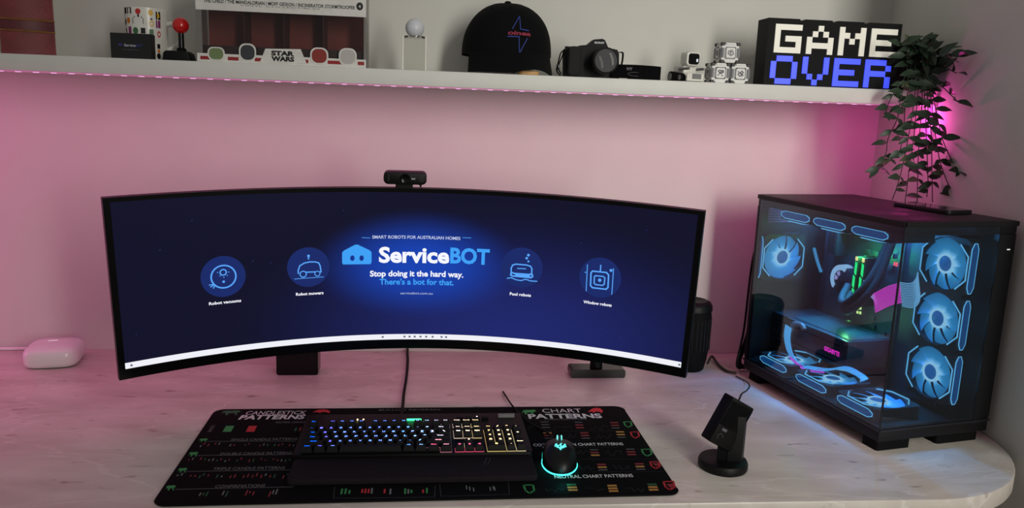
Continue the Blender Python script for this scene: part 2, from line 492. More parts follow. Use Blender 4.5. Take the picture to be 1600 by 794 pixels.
for a, b in ((565.6, 578), (723, 736)): ribbon(mb, [sp(a, 371.5), sp(b, 372)], .0011, f0)
mb.build('heading_rule', SLINE, scrn)
# house mark
mb = MB(); flat(mb, [sp(*p) for p in ((536, 413.5), (534.6, 411), (534.6, 395), (537, 392), (555, 382.5), (559, 382.5), (578, 391.5), (580.6, 394.5), (580.6, 410), (579, 413))], f0)
mb.build('house_emblem', SBLUE, scrn)
mb = MB()
for u in (550.6, 565):
    s, z = sp(u, 403.5); disc(mb, s, z, .0046, .0062, f1)
mb.build('emblem_eyes', glow('screen navy', srgb(22, 50, 140), 1), scrn)
# round icons
def icon(cu, cv, rpx, off, strokes, dots=(), rings=(), w=.0026):
    s, z = sp(cu, cv); sr = abs(sp(cu + rpx, cv)[0] - s)
    mb = MB(); disc(mb, s, z, sr, sr, fl, 40); p = mb.build('icon_disc', SDISC, scrn)
    Z = lambda x, y: sp(off[0] + x / 6.618, off[1] + y / 6.618)
    mb = MB()
    for st, wd, cl in strokes: ribbon(mb, [Z(*q) for q in st], w * wd, f0, cl)
    for x, y, r in dots:
        a, b = Z(x, y); rr = r / 6.618 * .00125; disc(mb, a, b, rr, rr, f0, 14)
    for x, y, r, k in rings:
        a, b = Z(x, y); rr = r / 6.618 * .00125; disc(mb, a, b, rr, rr, f0, 32, k)
    mb.build('icon_drawing', SLINE, scrn)
O1, O2 = (300, 380), (770, 380)
icon(349, 432.5, 35, O1, [([(180, 435), (215, 430)], .8, 0), ([(195, 455), (222, 437)], .8, 0), ([(222, 468), (235, 445)], .8, 0)],
     [(328, 400, 14), (265, 305, 6), (290, 340, 6), (330, 355, 6), (365, 335, 6), (380, 300, 6)], [(327, 348, 134, .88), (323, 303, 38, .66)])
icon(482, 417.8, 33, O1, [([(1100, 315), (1098, 285), (1115, 235), (1160, 208), (1215, 195), (1275, 195), (1310, 205), (1325, 235), (1335, 298), (1320, 300)], 1, 0), ([(1185, 302), (1270, 298)], 1, 0), ([(1205, 165), (1205, 130)], 1, 0), ([(1060, 372), (1360, 350)], .5, 0)],
     [(1205, 133, 15)], [(1150, 322, 40, .72), (1297, 316, 33, .72)])
icon(815.3, 418.5, 32.5, O2, [([(190, 300), (190, 260), (205, 228), (240, 218), (350, 228), (390, 240), (405, 270), (400, 310)], 1.1, 0), ([(185, 330), (190, 305), (230, 315), (370, 325), (405, 322), (412, 345), (395, 358), (200, 340)], 1.3, 1), ([(240, 325), (375, 335)], 2.2, 0), ([(255, 262), (340, 266)], .8, 0), ([(150, 365), (190, 358), (240, 380), (290, 388), (340, 375), (390, 392), (455, 396)], .9, 0)],
     [(368, 125, 16), (350, 157, 15), (368, 190, 12)])
icon(937.7, 434.4, 33, O2, [([(1030, 290), (1175, 305), (1197, 330), (1190, 460), (1170, 478), (1030, 462), (1010, 440), (1015, 310)], 1.2, 1), ([(1060, 338), (1140, 345), (1158, 360), (1152, 425), (1135, 438), (1062, 430), (1047, 415), (1050, 350)], 1, 1), ([(1112, 290), (1116, 230)], 1, 0), ([(978, 225), (965, 495)], .7, 0), ([(1248, 265), (1230, 530)], .7, 0)],
     [(1105, 384, 20), (1222, 283, 17), (957, 303, 8)])
# taskbar marks and a few stars of the wallpaper
mb = MB()
for u, v in [(598, 524.5), (632, 524.5), (640, 524.5), (648, 524.5), (657, 524.5), (666, 524.7), (676, 524.8), (690, 525), (697, 525)]:
    s, z = sp(u, v)[0], ZB + .0065; flat(mb, [(s - .0022, z - .002), (s + .0022, z - .002), (s + .0022, z + .002), (s - .0022, z + .002)], f1)
for u, v in [(206, 576), (1061, 573)]:
    s, z = sp(u, v); z = ZB + .006; flat(mb, [(s - .002, z - .002), (s + .002, z - .002), (s + .002, z + .002), (s - .002, z + .002)], f1)
tag(mb.build('taskbar_icons', SDARK, scrn), kind='stuff')
mb = MB()
for u, v in [(395, 408), (423, 411), (537, 329), (908, 380), (815, 470), (571, 475), (250, 391), (213, 523), (940, 525), (969, 527), (300, 345), (1010, 360)]:
    s, z = sp(u, v); disc(mb, s, z, .0007, .0007, f0, 6)
tag(mb.build('wallpaper_specks', SDIM, scrn), kind='stuff')
# rear hump, stand neck, two feet
SR = tr(-.075, -.16, 0) @ rot('Z', .0192); SRI = SR.inverted()
loc = lambda x, y, z: SRI @ Vector((x, y, z))
MB().lathe([(0, .0), (.10, .0), (.085, -.045), (.05, -.055), (0, -.055)], rot('X', PI / 2) @ Matrix.Diagonal((1, .8, 1, 1)), 36).build('rear_hump', BLACK, mon, MREL @ tr(0, .015, .19))
def foot(name, u0, u1, vb, y, hgt, dep, lift=0):
    a, b = px(u0, vb, 2, 0), px(u1, vb, 2, 0)
    c = (a + b) / 2; w = (b - a).length
    la = loc(c.x, c.y, 0)
    mb = MB(); mb.prism(rrect(w, hgt * 1.0, .006, 4, 0, hgt / 2), -dep, 0, tr(la.x, la.y, 0) @ rot('X', PI / 2) @ Matrix.Diagonal((1, 1, 1, 1)))
    pp = MREL @ on(arc((MMI @ c).x), .10, -.022)
    mb.build(name, BLACKG, mon)
    MB().tube([Vector((la.x, la.y + dep * .6, hgt * .8)), Vector((la.x, la.y + dep * .6, .07)), Vector((la.x, pp.y + .012, .17)), Vector((la.x, pp.y + .010, .24))], .016, 12).build('stand_upright', BLACK, mon)
foot('stand_foot', 432, 497, 586.5, 0, .062, .05)
foot('stand_foot', 892, 977, 591, 0, .022, .05)

# webcam -----------------------------------------------------------------
wz = MH
wm = MM @ tr(arcinv(arc(scr(633, 300)[0])), -.0, 0)
wc = thing('webcam', 'small black webcam clipped on top of the wide curved monitor', 'webcam')
wc.matrix_world = wm @ tr(0, .002, MH)
a, b = scr(599, 300)[0], scr(666, 300)[0]; WL = b - a
MB().prism(rrect(WL, .0265, .010, 6, 0, 0), -.012, .012, tr(0, 0, .0225) @ rot('X', PI / 2), bev=.002).build('camera_body', BLACK, wc)
MB().lathe([(0, 0), (.0095, 0), (.0105, .002), (.0095, .0035), (.0075, .0025), (0, .0015)], tr(0, -.012, .0225) @ rot('X', PI / 2), 28).build('lens', BLACKG, wc)
MB().prism(rrect(.036, .012, .002, 3, 0, .005), -.010, .012, rot('X', PI / 2)).build('mounting_clip', BLACK, wc, tr(-.002, .004, .0015))
MB().box((-.002, .026, .006), (.034, .024, .004), bev=.001).build('clip_bridge', BLACK, wc)
MB().box((-.002, .037, -.014), (.034, .006, .044), bev=.002).build('rear_leg', BLACK, wc)
mb = MB(); letter(mb, 'logi', .0135, .0205, .0225, .0042, lambda x, y: Vector((x, -.01235, y)), .02); mb.build('lettering', PRINTW, wc)
mb = MB()
for x in (-.034, .032, .036): mb.box((x, -.0123, .0225), (.0012, .0006, .014))
mb.build('microphone_slots', GREY, wc)
MB().tube(smooth_path([(.024, .004, .012), (.032, .006, .006), (.036, .03, .006), (.036, .052, -.02), (.09, .066, -.10), (.17, .08, -.20)]), .0018, 6).build('cable', RUBBER, wc)

# speaker -----------------------------------------------------------------
spk = thing('speaker', 'round black desk speaker half hidden behind one end of the curved monitor', 'speaker', (.590, -.135, 0))
MB().lathe([(0, 0), (.036, 0), (.040, .004), (.046, .03), (.050, .07), (.0515, .11), (.050, .150), (.0485, .157), (.0485, .160), (0, .160)], None, 40).build('body', BLACKM, spk)
MB().lathe([(.0485, .1605), (.051, .162), (.0505, .174), (.045, .183), (.036, .187), (.03, .184), (0, .182)], None, 40).build('top_cap', BLACK, spk)
mb = MB()
for i in range(28):
    a = i * 2 * PI / 28; mb.box((.0508 * math.cos(a), .0508 * math.sin(a), .10), (.0016, .0016, .085), tr(0, 0, 0))
tag(mb.build('grille_ribs', mat('speaker rib', srgb(20, 20, 23), .6, spec=.2), spk), kind='stuff')
p = [spk.location + Vector((.045, -.02, .02))] + [px(u, v, 2, zz) for u, v, zz in ((1112, 557, .012), (1120, 567, .006), (1128, 575, .005), (1136, 580, .005), (1143, 582, .005), (1151, 583, .005))]
MB().tube([Vector(q) - spk.location for q in smooth_path(p)], .0036, 8).build('cable', mat('olive black cable', srgb(40, 36, 30), .6), spk)

# router -------------------------------------------------------------------
A, B, C_ = px(22, 591, 2, 0), px(104, 590, 2, 0), px(140, 563, 2, 0)
rc = (px(20, 575, 2, 0) + C_) / 2
rt = thing('wifi_router', 'low white rounded router puck on the desk beside the wide monitor', 'router', (rc.x, rc.y + .018, 0), math.radians(10))
def squircle(r, n=4.2, m=56):
    out = []
    for i in range(m):
        t = 2 * PI * i / m; c, s = math.cos(t), math.sin(t)
        out.append((math.copysign(abs(c) ** (2 / n), c) * r, math.copysign(abs(s) ** (2 / n), s) * r))
    return out
mb = MB(); V, Fc = [], []
prof = [(.86, .0015), (.93, .003), (.99, .012), (1.0, .026), (.985, .036), (.93, .0425), (.80, .0475), (.5, .0505), (.2, .0515)]
for k, z in prof: V += [(x * k, y * k, z) for x, y in squircle(.062)]
n = 56
for j in range(len(prof) - 1):
    for i in range(n): Fc.append((j * n + i, j * n + (i + 1) % n, (j + 1) * n + (i + 1) % n, (j + 1) * n + i))
Fc += [tuple(range(n))[::-1], tuple(range((len(prof) - 1) * n, len(prof) * n))]
mb.raw(V, Fc); mb.build('case', mat('glossy white plastic', srgb(236, 236, 234), .22, var=0), rt, ang=60)
MB().prism(rrect(.022, .0045, .002, 4), .0508, .0519, rot('Z', .12), bev=0).build('emblem', mat('pale glowing chrome', srgb(240, 235, 240), .15, var=0, emit=(1, .9, .95, 1), es=.35), rt, tr(-.005, .012, 0))  # faint emission in the material makes the emblem gleam
MB().sphere(.0022, tr(-.012, -.0535, .041), 10).build('status_light', glow('router light', (1, .85, .95, 1), 1.6), rt)
MB().box((0, 0, .0012), (.09, .09, .0024)).build('base_pad', BLACKM, rt)
wcab = MB().tube(smooth_path([(-1.75, -.03, .006), (-1.4, -.024, .005), (rc.x - .12, -.012, .0045), (rc.x - .06, -.006, .0045)]), .0042, 8).build('power_cord', mat('white cord', srgb(240, 236, 240), .4, var=0))
tag(wcab, 'straight white cord running along the back of the desk behind the router', 'cord')

# ------------------------------------------------------------------ desk mat
MX, MY, MR_, MW_, MD_ = -.5395, -.8474, .0176, .8936, .4174
MMAT = tr(MX, MY, 0) @ rot('Z', MR_)
MMATI = MMAT.inverted()
MATT = .0035
def ml(u, v, z=MATT):
    q = MMATI @ px(u, v, 2, z); return q.x, q.y
dm = thing('desk_mat', 'large black desk mat printed with candlestick and chart patterns', 'desk mat', (MX, MY, 0), MR_)
MB().prism(rrect(MW_, MD_, .022, 8, MW_ / 2, MD_ / 2), .0004, MATT, bev=.0012).build('pad', mat('black cloth mat', srgb(9, 9, 11), .85, var=.15, scale=900, bump=.25, bscale=1500, spec=.1), dm)
MB().tube([Vector((x, y, .0026)) for x, y in rrect(MW_ - .0006, MD_ - .0006, .022, 8, MW_ / 2, MD_ / 2)] + [Vector((MW_ - .0223, MD_, .0026))][:0], .0012, 6).build('stitched_edge', BLACKM, dm)
fm = lambda x, y: Vector((x, y, MATT + .0002))
fm2 = lambda x, y: Vector((x, y, MATT + .0004))
PW = mat('mat print white', srgb(222, 222, 222), .7, var=0)
PD = mat('mat print grey', srgb(120, 120, 122), .7, var=0)
PF = mat('mat print faint', srgb(52, 54, 60), .7, var=0)
PG = mat('mat print green', srgb(58, 150, 84), .7, var=0)
PGD = mat('mat print dark green', srgb(34, 92, 58), .7, var=0)
PR = mat('mat print red', srgb(205, 44, 52), .7, var=0)
PRD = mat('mat print dark red', srgb(140, 40, 46), .7, var=0)
PO = mat('mat print ochre', srgb(196, 140, 66), .7, var=0)
def mtext(txt, ul, ur, vc, hpx, m=PW, bold=0.0, shear=0.0):
    (xa, ya), (xb, yb) = ml(ul, vc), ml(ur, vc); um = (ul + ur) / 2
    hh = abs(ml(um, vc - hpx / 2)[1] - ml(um, vc + hpx / 2)[1])
    mb = MB(); letter(mb, txt, xa, xb, (ya + yb) / 2, hh, fm, bold, shear); return mb.build('print_lettering', m, dm)
mtext('CANDLESTICK', 385, 478, 645, 5.6, PW, .0, .15)
mtext('PATTERNS', 374, 477, 651.8, 6.6, PW, .035, .15)
mtext('NEUTRAL CANDLE', 431, 477, 660, 2.6, PD)
mtext('SINGLE CANDLE PATTERNS', 361.5, 464.5, 686.6, 3.8, PD)
mtext('DOUBLE CANDLE PATTERNS', 345, 456, 708.6, 4, PD)
mtext('TRIPLE CANDLE PATTERNS', 334, 445, 731.8, 4.2, PD)
mtext('CONFIRMATIONS', 337, 414, 759.6, 4.6, PD)
mtext('CHART', 847, 908, 641.8, 6.2, PW)
mtext('PATTERNS', 825, 940, 650.2, 7, PW, .035)
mtext('COMMON CHART PATTERNS', 851, 917, 655.4, 2, PD)
mtext('CONTINUATION CHART PATTERNS', 833, 974, 694.6, 4.2, PW, .02)
mtext('NEUTRAL CHART PATTERNS', 865.6, 989.4, 744.2, 5, PW, .02)
mtext('BULLISH REVERSAL', 592, 690, 640.6, 2.2, PD)
def mdraw(items, m, name='print_drawing', stuff=False):
    mb = MB()
    for it in items:
        k = it[0]
        if k == 'line': ribbon(mb, [ml(*p) for p in it[1]], it[2], fm)
        elif k == 'poly': flat(mb, [ml(*p) for p in it[1]], fm2)
        elif k == 'rect':
            x, y = ml(it[1], it[2]); w, hh = it[3] / 2, it[4] / 2; flat(mb, [(x - w, y - hh), (x + w, y - hh), (x + w, y + hh), (x - w, y + hh)], fm2)
    o = mb.build(name, m, dm)
    return tag(o, kind='stuff') if stuff else o
mdraw([('line', [(324, 690), (462, 689.6)], .0012), ('line', [(307, 712), (461, 710.5)], .0012), ('line', [(291, 737), (456, 734.5)], .0012), ('line', [(274, 765), (458, 761)], .0012)], PD)
mdraw([('rect', 357, 670.5, .0165, .030)], PG); mdraw([('rect', 393, 670.5, .0165, .030)], PR)
mdraw([('rect', 462, 671.5, .004, .018)], PGD); mdraw([('rect', 469, 671, .004, .020)], PRD)
bull = [(0, .1), (.08, .75), (.3, .9), (.55, .85), (.8, .95), (1, .75), (.92, .55), (.8, .5), (.78, 0), (.68, 0), (.66, .4), (.4, .35), (.3, 0), (.2, 0), (.2, .4), (.1, .5)]
bear = [(0, .2), (.12, .45), (.3, .85), (.6, 1), (.85, .85), (1, .45), (.98, .2), (.9, .0), (.8, .25), (.55, .3), (.4, .05), (.3, .3)]
def beast(u0, u1, v0, v1, shape): return ('poly', [(u0 + (u1 - u0) * a, v1 + (v0 - v1) * b) for a, b in shape])
mdraw([beast(346, 377, 641, 649, bull)], PGD); mdraw([beast(815, 838, 640, 648, bull)], PG)
mdraw([beast(488, 516, 640, 646, bear)], PR); mdraw([beast(918, 942, 637.5, 646, bear)], PR)
for q in ((311, 325, 685, 691), (295, 310, 706, 714), (278, 293, 731, 739), (259, 275, 758, 767)): mdraw([beast(*q, bull)], PG)
# rows of tiny candles
gw, gr, gg = [], [], []
def candles(u0, u1, v, n, hmax):
    for i in range(n):
        uc = u0 + (u1 - u0) * (i + .5) / n
        for j in range(random.choice((2, 3, 3))):
            it = ('rect', uc + (j - 1) * 5.2 * (u1 - u0) / 140, v + random.uniform(-2.2, 2.2), .0024, hmax * random.uniform(.35, 1))
            random.choice((gw, gr, gr, gg)).append(it)
candles(308, 470, 695.6, 7, .013); candles(292, 462, 719, 9, .013); candles(274, 460, 743.5, 9, .014); candles(300, 445, 771, 4, .020)
mdraw(gw, PD, 'candle_print', True); mdraw(gr, PRD, 'candle_print', True); mdraw(gg, PGD, 'candle_print', True)
gw, gr, gg = [], [], []
for u, t in ((534, 1), (540, 1), (546, 1), (566, 2), (571, 2), (576, 2), (581, 0), (601, 2), (610, 0), (633, 1), (638, 0), (643, 1), (661, 2), (667, 1)):
    (gw, gg, gr)[t].append(('rect', u, 768.5 + random.uniform(-1.5, 1), .0032, .011 + .01 * random.random()))
for u in (729, 734, 740, 766, 771, 773): gw.append(('rect', u, 764 + random.uniform(-3, 3), .0022, .014))
mdraw(gw, PD, 'candle_print', True); mdraw(gr, PR, 'candle_print', True); mdraw(gg, PG, 'candle_print', True)
mdraw([('line', [(523, 761), (521, 779), (679, 777), (680, 759)], .0012), ('line', [(687, 757), (689, 776), (796, 773), (794, 752)], .0012)], PF)
# stacks of three bars beside the chart sketches
bars = {id(PD): [], id(PRD): [], id(PO): [], id(PGD): []}
def stack(cu, cv, cols, w=.017):
    for k, c in enumerate(cols): bars[id(c)].append(('rect', cu + (k - 1) * 1.2, cv + (k - 1) * 4.2, w, .0065 if c not in (PD,) else .003))
for cu, cv, cols in ((852, 664, (PD, PD, PD)), (905, 664.5, (PD, PRD, PRD)), (961, 665, (PRD, PRD, PD)), (856.5, 681, (PO, PRD, PD)), (914, 681, (PRD, PRD, PD)), (970, 679.5, (PO, PO, PD)),
                     (929, 707.5, (PD, PRD, PO)), (986, 706.5, (PD, PRD, PRD)), (941, 730.5, (PRD, PO, PD)), (1000, 729.5, (PRD, PO, PD)), (894, 762, (PGD, PO, PO)), (957.5, 763.5, (PO, PO, PO)), (1020, 761.5, (PGD, PO, PO))):
    stack(cu, cv, cols)
for m in (PD, PRD, PO, PGD): mdraw(bars[id(m)], m, 'bar_print', True)
def shield(u, v, w=16, hh=9): return ('line', [(u - w * .5, v - hh * .5), (u + w * .42, v - hh * .55), (u + w * .55, v + hh * .2), (u + w * .1, v + hh * .55), (u - w * .3, v + hh * .2), (u - w * .5, v - hh * .5)], .0035)
for q in ((980.5, 663.5, 12, 8), (1010, 707.5, 15, 10), (826, 764.5, 16, 12)): mdraw([shield(*q)], PG)
for q in ((991.5, 680, 13, 9), (1023, 727, 15, 10), (1045, 759, 17, 12)): mdraw([shield(*q)], PR)
mdraw([('poly', [(1041, 757), (1050, 756), (1053, 760), (1048, 763)]), ('poly', [(1019, 724), (1028, 724), (1030, 728), (1025, 729)])], PRD)
sk = []
for u, v in ((838, 668), (880, 667), (935, 668), (886, 682), (943, 682), (905, 708), (958, 708), (915, 731), (970, 731), (866, 766), (930, 766), (992, 766)):
    p = [(u - 14 + 28 * i / 9, v + random.uniform(-4, 4)) for i in range(10)]; sk.append(('line', p, .0007))
mdraw(sk, PF, 'chart_sketches', True)
mdraw([('line', [(u, v), (u + 120, v - .8)], .0006) for u, v in ((850, 674), (845, 700), (905, 718), (925, 738))], PF, 'chart_rules', True)
mb = MB()
x, y = ml(330, 670); letter(mb, 'BASICS', -.016, .016, 0, .007, lambda a, b: Vector((x - b, y + a, MATT + .0002))); mb.build('print_lettering', PD, dm)

# ------------------------------------------------------------------ keyboard
kb = thing('keyboard', 'black full-size keyboard with blue to amber lit keys and a wrist rest', 'keyboard', tuple(MMAT @ Vector((.426, .20, MATT + .0004))), MR_)
KX0, U, VP = -.2105, .0187, .0208       # left end of the keys, key unit, row pitch (in the keyboard's frame)
KY = lambda r: (-.044, -.0232, -.0024, .0184, .0392, .0720)[r]
MB().prism(rrect(.446, .198, .006, 4, 0, .042), 0, .017, bev=.002).build('case', mat('black brushed aluminium', srgb(10, 10, 12), .45, .3, var=.1, spec=.2), kb)
MB().prism(rrect(.440, .085, .008, 4, 0, -.1005), 0, .012, bev=.003).build('wrist_rest', mat('wrist rest', srgb(36, 31, 36), .85, bump=.4, bscale=900, spec=.1), kb)
mb = MB()
for x in (.150, .157): mb.box((x - .02, -.083, .0122), (.0012, .030, .0006), tr(x - .02, -.083, 0) @ rot('Z', -.25) @ tr(-(x - .02), .083, 0))
mb.build('wrist_rest_mark', GREY, kb)
row = [[('Esc', 1, 0)] + [('F%d' % (i + 1), 1, 2 + i + (i // 4) * .5) for i in range(12)]]
F_ = row[0]
R1 = [(c, 1, i) for i, c in enumerate('`1234567890-=')] + [('Back', 2, 13)]
R2 = [('Tab', 1.5, 0)] + [(c, 1, 1.5 + i) for i, c in enumerate('QWERTYUIOP[]')] + [('\\', 1.5, 13.5)]
R3 = [('Caps', 1.75, 0)] + [(c, 1, 1.75 + i) for i, c in enumerate("ASDFGHJKL;'")] + [('Enter', 2.25, 12.75)]
R4 = [('Shift', 2.25, 0)] + [(c, 1, 2.25 + i) for i, c in enumerate('ZXCVBNM,./')] + [('Shift', 2.75, 12.25)]
R5 = [('Ctrl', 1.25, 0), ('Win', 1.25, 1.25), ('Alt', 1.25, 2.5), ('', 6.25, 3.75), ('Alt', 1.25, 10), ('Fn', 1.25, 11.25), ('Menu', 1.25, 12.5), ('Ctrl', 1.25, 13.75)]
NX, PX = 15.25, 18.5
F_ += [('PrtSc', 1, NX), ('Scroll', 1, NX + 1), ('Pause', 1, NX + 2)]
R1 += [('Ins', 1, NX), ('Home', 1, NX + 1), ('PgUp', 1, NX + 2), ('Num', 1, PX), ('/', 1, PX + 1), ('*', 1, PX + 2), ('-', 1, PX + 3)]
R2 += [('Del', 1, NX), ('End', 1, NX + 1), ('PgDn', 1, NX + 2), ('7', 1, PX), ('8', 1, PX + 1), ('9', 1, PX + 2)]
R3 += [('4', 1, PX), ('5', 1, PX + 1), ('6', 1, PX + 2)]
R4 += [('\u2191', 1, NX + 1), ('1', 1, PX), ('2', 1, PX + 1), ('3', 1, PX + 2)]
R5 += [('\u2190', 1, NX), ('\u2193', 1, NX + 1), ('\u2192', 1, NX + 2), ('0', 2, PX), ('.', 1, PX + 2)]
TALL = [('+', PX + 3, 2.5), ('Enter', PX + 3, .5)]
keymesh, ledmesh = {}, {}
KCAP = mat('black keycap', srgb(9, 9, 11), .55, spec=.2)
def keycap(w, hrows=1):
    k = (w, hrows)
    if k not in keymesh:
        a, b = w * U - .0022, (VP - .0032) + (hrows - 1) * VP
        V = []
        for f, z, dy in ((1, .0, 0), (.99, .003, 0), (0, .0105, .0010)):
            ia, ib = (a / 2 - (.0024 if f == 0 else 0)), (b / 2 - (.0028 if f == 0 else 0))
            V += [(-ia, -ib + dy, z), (ia, -ib + dy, z), (ia, ib + dy, z), (-ia, ib + dy, z)]
        Fc = [(3, 2, 1, 0), (8, 9, 10, 11)] + [(l * 4 + i, l * 4 + (i + 1) % 4, l * 4 + 4 + (i + 1) % 4, l * 4 + 4 + i) for l in (0, 1) for i in range(4)]
        keymesh[k] = MB().raw(V, Fc).mesh('keycap', KCAP, 25)
        ledmesh[k] = MB().box((0, 0, .0003), (a + .0012, b + .0016, .0006)).mesh('key_glow', BLACK)
    return keymesh[k], ledmesh[k]
HUES = [(0, (.06, .14, 1)), (.42, (.08, .30, 1)), (.55, (.30, .55, 1)), (.63, (.85, .75, .85)), (.72, (1, .82, .62)), (.84, (1, .66, .25)), (1, (1, .86, .55))]
def hue(t, r):
    for (a, ca), (b, cb) in zip(HUES, HUES[1:]):
        if t <= b:
            k = (t - a) / (b - a); c = [ca[i] * (1 - k) + cb[i] * k for i in range(3)]; break
    else: c = list(HUES[-1][1])
    if r == 0 and t > .56 and t < .80: c = [1, .16, .28]
    if r <= 1 and .60 < t < .66: c = [1, .35, .45]
    return tuple(round(x * 8) / 8 for x in c)
def kglow(c, es): return glow('key light %s %.2f' % (c, es), (*c, 1), es)
def addkey(txt, w, ux, yc, r, hrows=1):
    xc = KX0 + (ux + w / 2) * U
    me, lm = keycap(w, hrows)
    cap = put('keycap', me, kb, tr(xc, yc, .0185))
    c = hue((xc - KX0) / (22.5 * U), r)
    t = (xc - KX0) / (22.5 * U)
    if t > .60:
        g = put('key_glow', lm.copy(), cap, tr(0, 0, -.0014)); g.data.materials[0] = kglow(c, .55 if t > .66 else .30)
    if txt:
        mb = MB(); n = len(txt); hh = .0062 if n == 1 else .0036
        wd = {1: .0052, 2: .0062}.get(n, min(.0024 * n, w * U * .7))
        if txt in '-.,`': hh, wd = .0030, .003
        letter(mb, txt, -wd / 2, wd / 2, .0012, hh, lambda x, y: Vector((x, y + .0010, .01065)), .035)
        es = 3.0 if n == 1 else 2.2
        if txt in ('Del', 'End', 'PgDn'): es = 6
        mb.build('legend', kglow(c, es), cap)
for r, rw in ((0, R5), (1, R4), (2, R3), (3, R2), (4, R1), (5, F_)):
    for txt, w, ux in rw: addkey(txt, w, ux, KY(r), r)
for txt, ux, rr in TALL: addkey(txt, 1, ux, -.044 + VP * rr, 1, 2)
# bars above the keys
MB().prism(rrect(.030, .0045, .002, 3), 0, .0024).build('status_light', glow('green key light', (.05, 1, .30, 1), 3.2), kb, tr(-.003, .105, .0168))
mb = MB()
for i in range(2): mb.box((-.118 + i * .012, .108, .018), (.003, .003, .002))
mb.build('indicator_lights', glow('amber key light', (1, .75, .4, 1), 2.5), kb)
MB().tube([Vector((-.017, 0, 0)), Vector((.017, 0, 0))], .0065, 16).build('volume_roller', mat('ribbed roller', srgb(150, 148, 145), .4, .5, bump=.8, bscale=1200), kb, tr(.190, .120, .017))
mb = MB()
for i in range(4): mb.prism(rrect(.014, .007, .002, 3, .128 + (i - 1.5) * .0175 - .15 + .14, .108), .0165, .0205)
mb.build('media_keys', KCAP, kb)
MB().sphere(.0016, tr(.128, .118, .0178), 8).build('lock_light', glow('white key light', (1, .95, .9, 1), 3), kb)
kl = kb.location.copy(); KI = (tr(*kl) @ rot('Z', MR_)).inverted()
pts = [KI @ Vector(p) for p in (px(629, 637, 2, .012) + Vector((0, -.045, 0)), px(629, 637, 2, .0105), px(630, 627, 2, .008), px(631, 615, 2, .006), px(635, 590, 2, .005), px(637, 565, 2, .005), px(637, 545, 2, .005), px(638, 530, 2, .005) + Vector((.01, .05, 0)))]
MB().tube(smooth_path(pts), .0034, 8).build('cable', RUBBER, kb)

# ------------------------------------------------------------------ mouse
ms = thing('mouse', 'black mouse with teal glow round its base on the desk mat', 'mouse', tuple(MMAT @ Vector((.6985, .136, MATT + .0006))), MR_ - .14)
def mouse_pt(u, v):
    t = u * 2 * PI; k = v
    ln, wd, ht = .0625, .0335, .0405
    c, s = math.cos(t), math.sin(t)
    base = (math.copysign(abs(c) ** .8, c) * wd * (1 - .10 * math.cos(2 * (t + PI / 2)) * .5), math.copysign(abs(s) ** .9, s) * ln)
    pinch = 1 - .10 * math.exp(-((base[1] - .004) / .022) ** 2)
    r = math.cos(k * PI / 2) ** .55 if k < 1 else 0
    y = base[1] * r
    hump = 1 - .32 * max(0, (base[1] * r + .008) / ln) - .25 * max(0, (-base[1] * r - .02) / ln)
    return (base[0] * r * pinch, y, .004 + (ht - .004) * math.sin(k * PI / 2) ** .9 * hump)
MB().grid(mouse_pt, 48, 14).build('body', mat('mouse black', srgb(10, 10, 12), .4, var=0, spec=.35), ms, None, 70)
TEAL = (.05, .80, .70, 1)
MB().tube([Vector((mouse_pt(i / 48, 0)[0] * .99, mouse_pt(i / 48, 0)[1] * .99, .0032)) for i in range(24, 49)], .0016, 6).build('glow_strip', glow('mouse teal strip', TEAL, 3.0), ms)
MB().tube([Vector((mouse_pt(i / 48, 0)[0] * .99, mouse_pt(i / 48, 0)[1] * .99, .0032)) for i in range(0, 25)], .0016, 6).build('glow_strip', glow('mouse teal strip dim', TEAL, .35), ms)
MB().prism([(x * .95, y * .95) for x, y in [mouse_pt(i / 36, 0)[:2] for i in range(36)]], .0002, .003).build('base', BLACKM, ms)
WHM = rot('Y', PI / 2)
MB().lathe([(0, -.0035), (.010, -.0035), (.0115, -.002), (.0115, .002), (.010, .0035), (0, .0035)], WHM, 24).build('scroll_wheel', GREY, ms, tr(0, .032, .0265))
mb = MB()
for x in (-.0040, .0040): mb.lathe([(.0085, x - .0007), (.0118, x - .0007), (.0118, x + .0007), (.0085, x + .0007), (.0085, x - .0007)], WHM, 24)
mb.build('wheel_lights', glow('wheel teal', (.15, .9, .75, 1), 2.4), ms, tr(0, .032, .0268))
def mtop(x, y):
    """height of the mouse's back at x, y"""
    lo, best = 9, 0
    for i in range(48):
        for j in range(5, 29):
            p = mouse_pt(i / 48, j / 28); d = (p[0] - x) ** 2 + (p[1] - y) ** 2
            if d < lo: lo, best = d, p[2]
    return best
mb = MB(); fe = lambda x, y: Vector((x, y, mtop(x, y) + .0007))
for st in ([(-.000, -.031), (-.001, -.026), (.002, -.021), (-.001, -.016), (.002, -.010)], [(-.001, -.027), (-.006, -.024), (-.004, -.020), (-.009, -.016), (-.007, -.012)], [(.001, -.027), (.006, -.024), (.005, -.020), (.009, -.016), (.008, -.012)], [(-.007, -.021), (-.010, -.021)], [(.007, -.021), (.010, -.021)]):
    ribbon(mb, st, .0030, fe)
mb.build('emblem', glow('mouse emblem teal', (.10, .85, .72, 1), 2.0), ms)
MB().box((0, .048, .0245), (.0010, .03, .012)).build('button_seam', BLACKM, ms)
mb = MB()
for y in (.006, .022): mb.box((-.0312, y, .021), (.004, .013, .006), bev=.0015)
mb.build('side_buttons', BLACKG, ms)
msl = Vector(ms.location); MSI = (tr(*msl) @ rot('Z', MR_ - .14)).inverted()
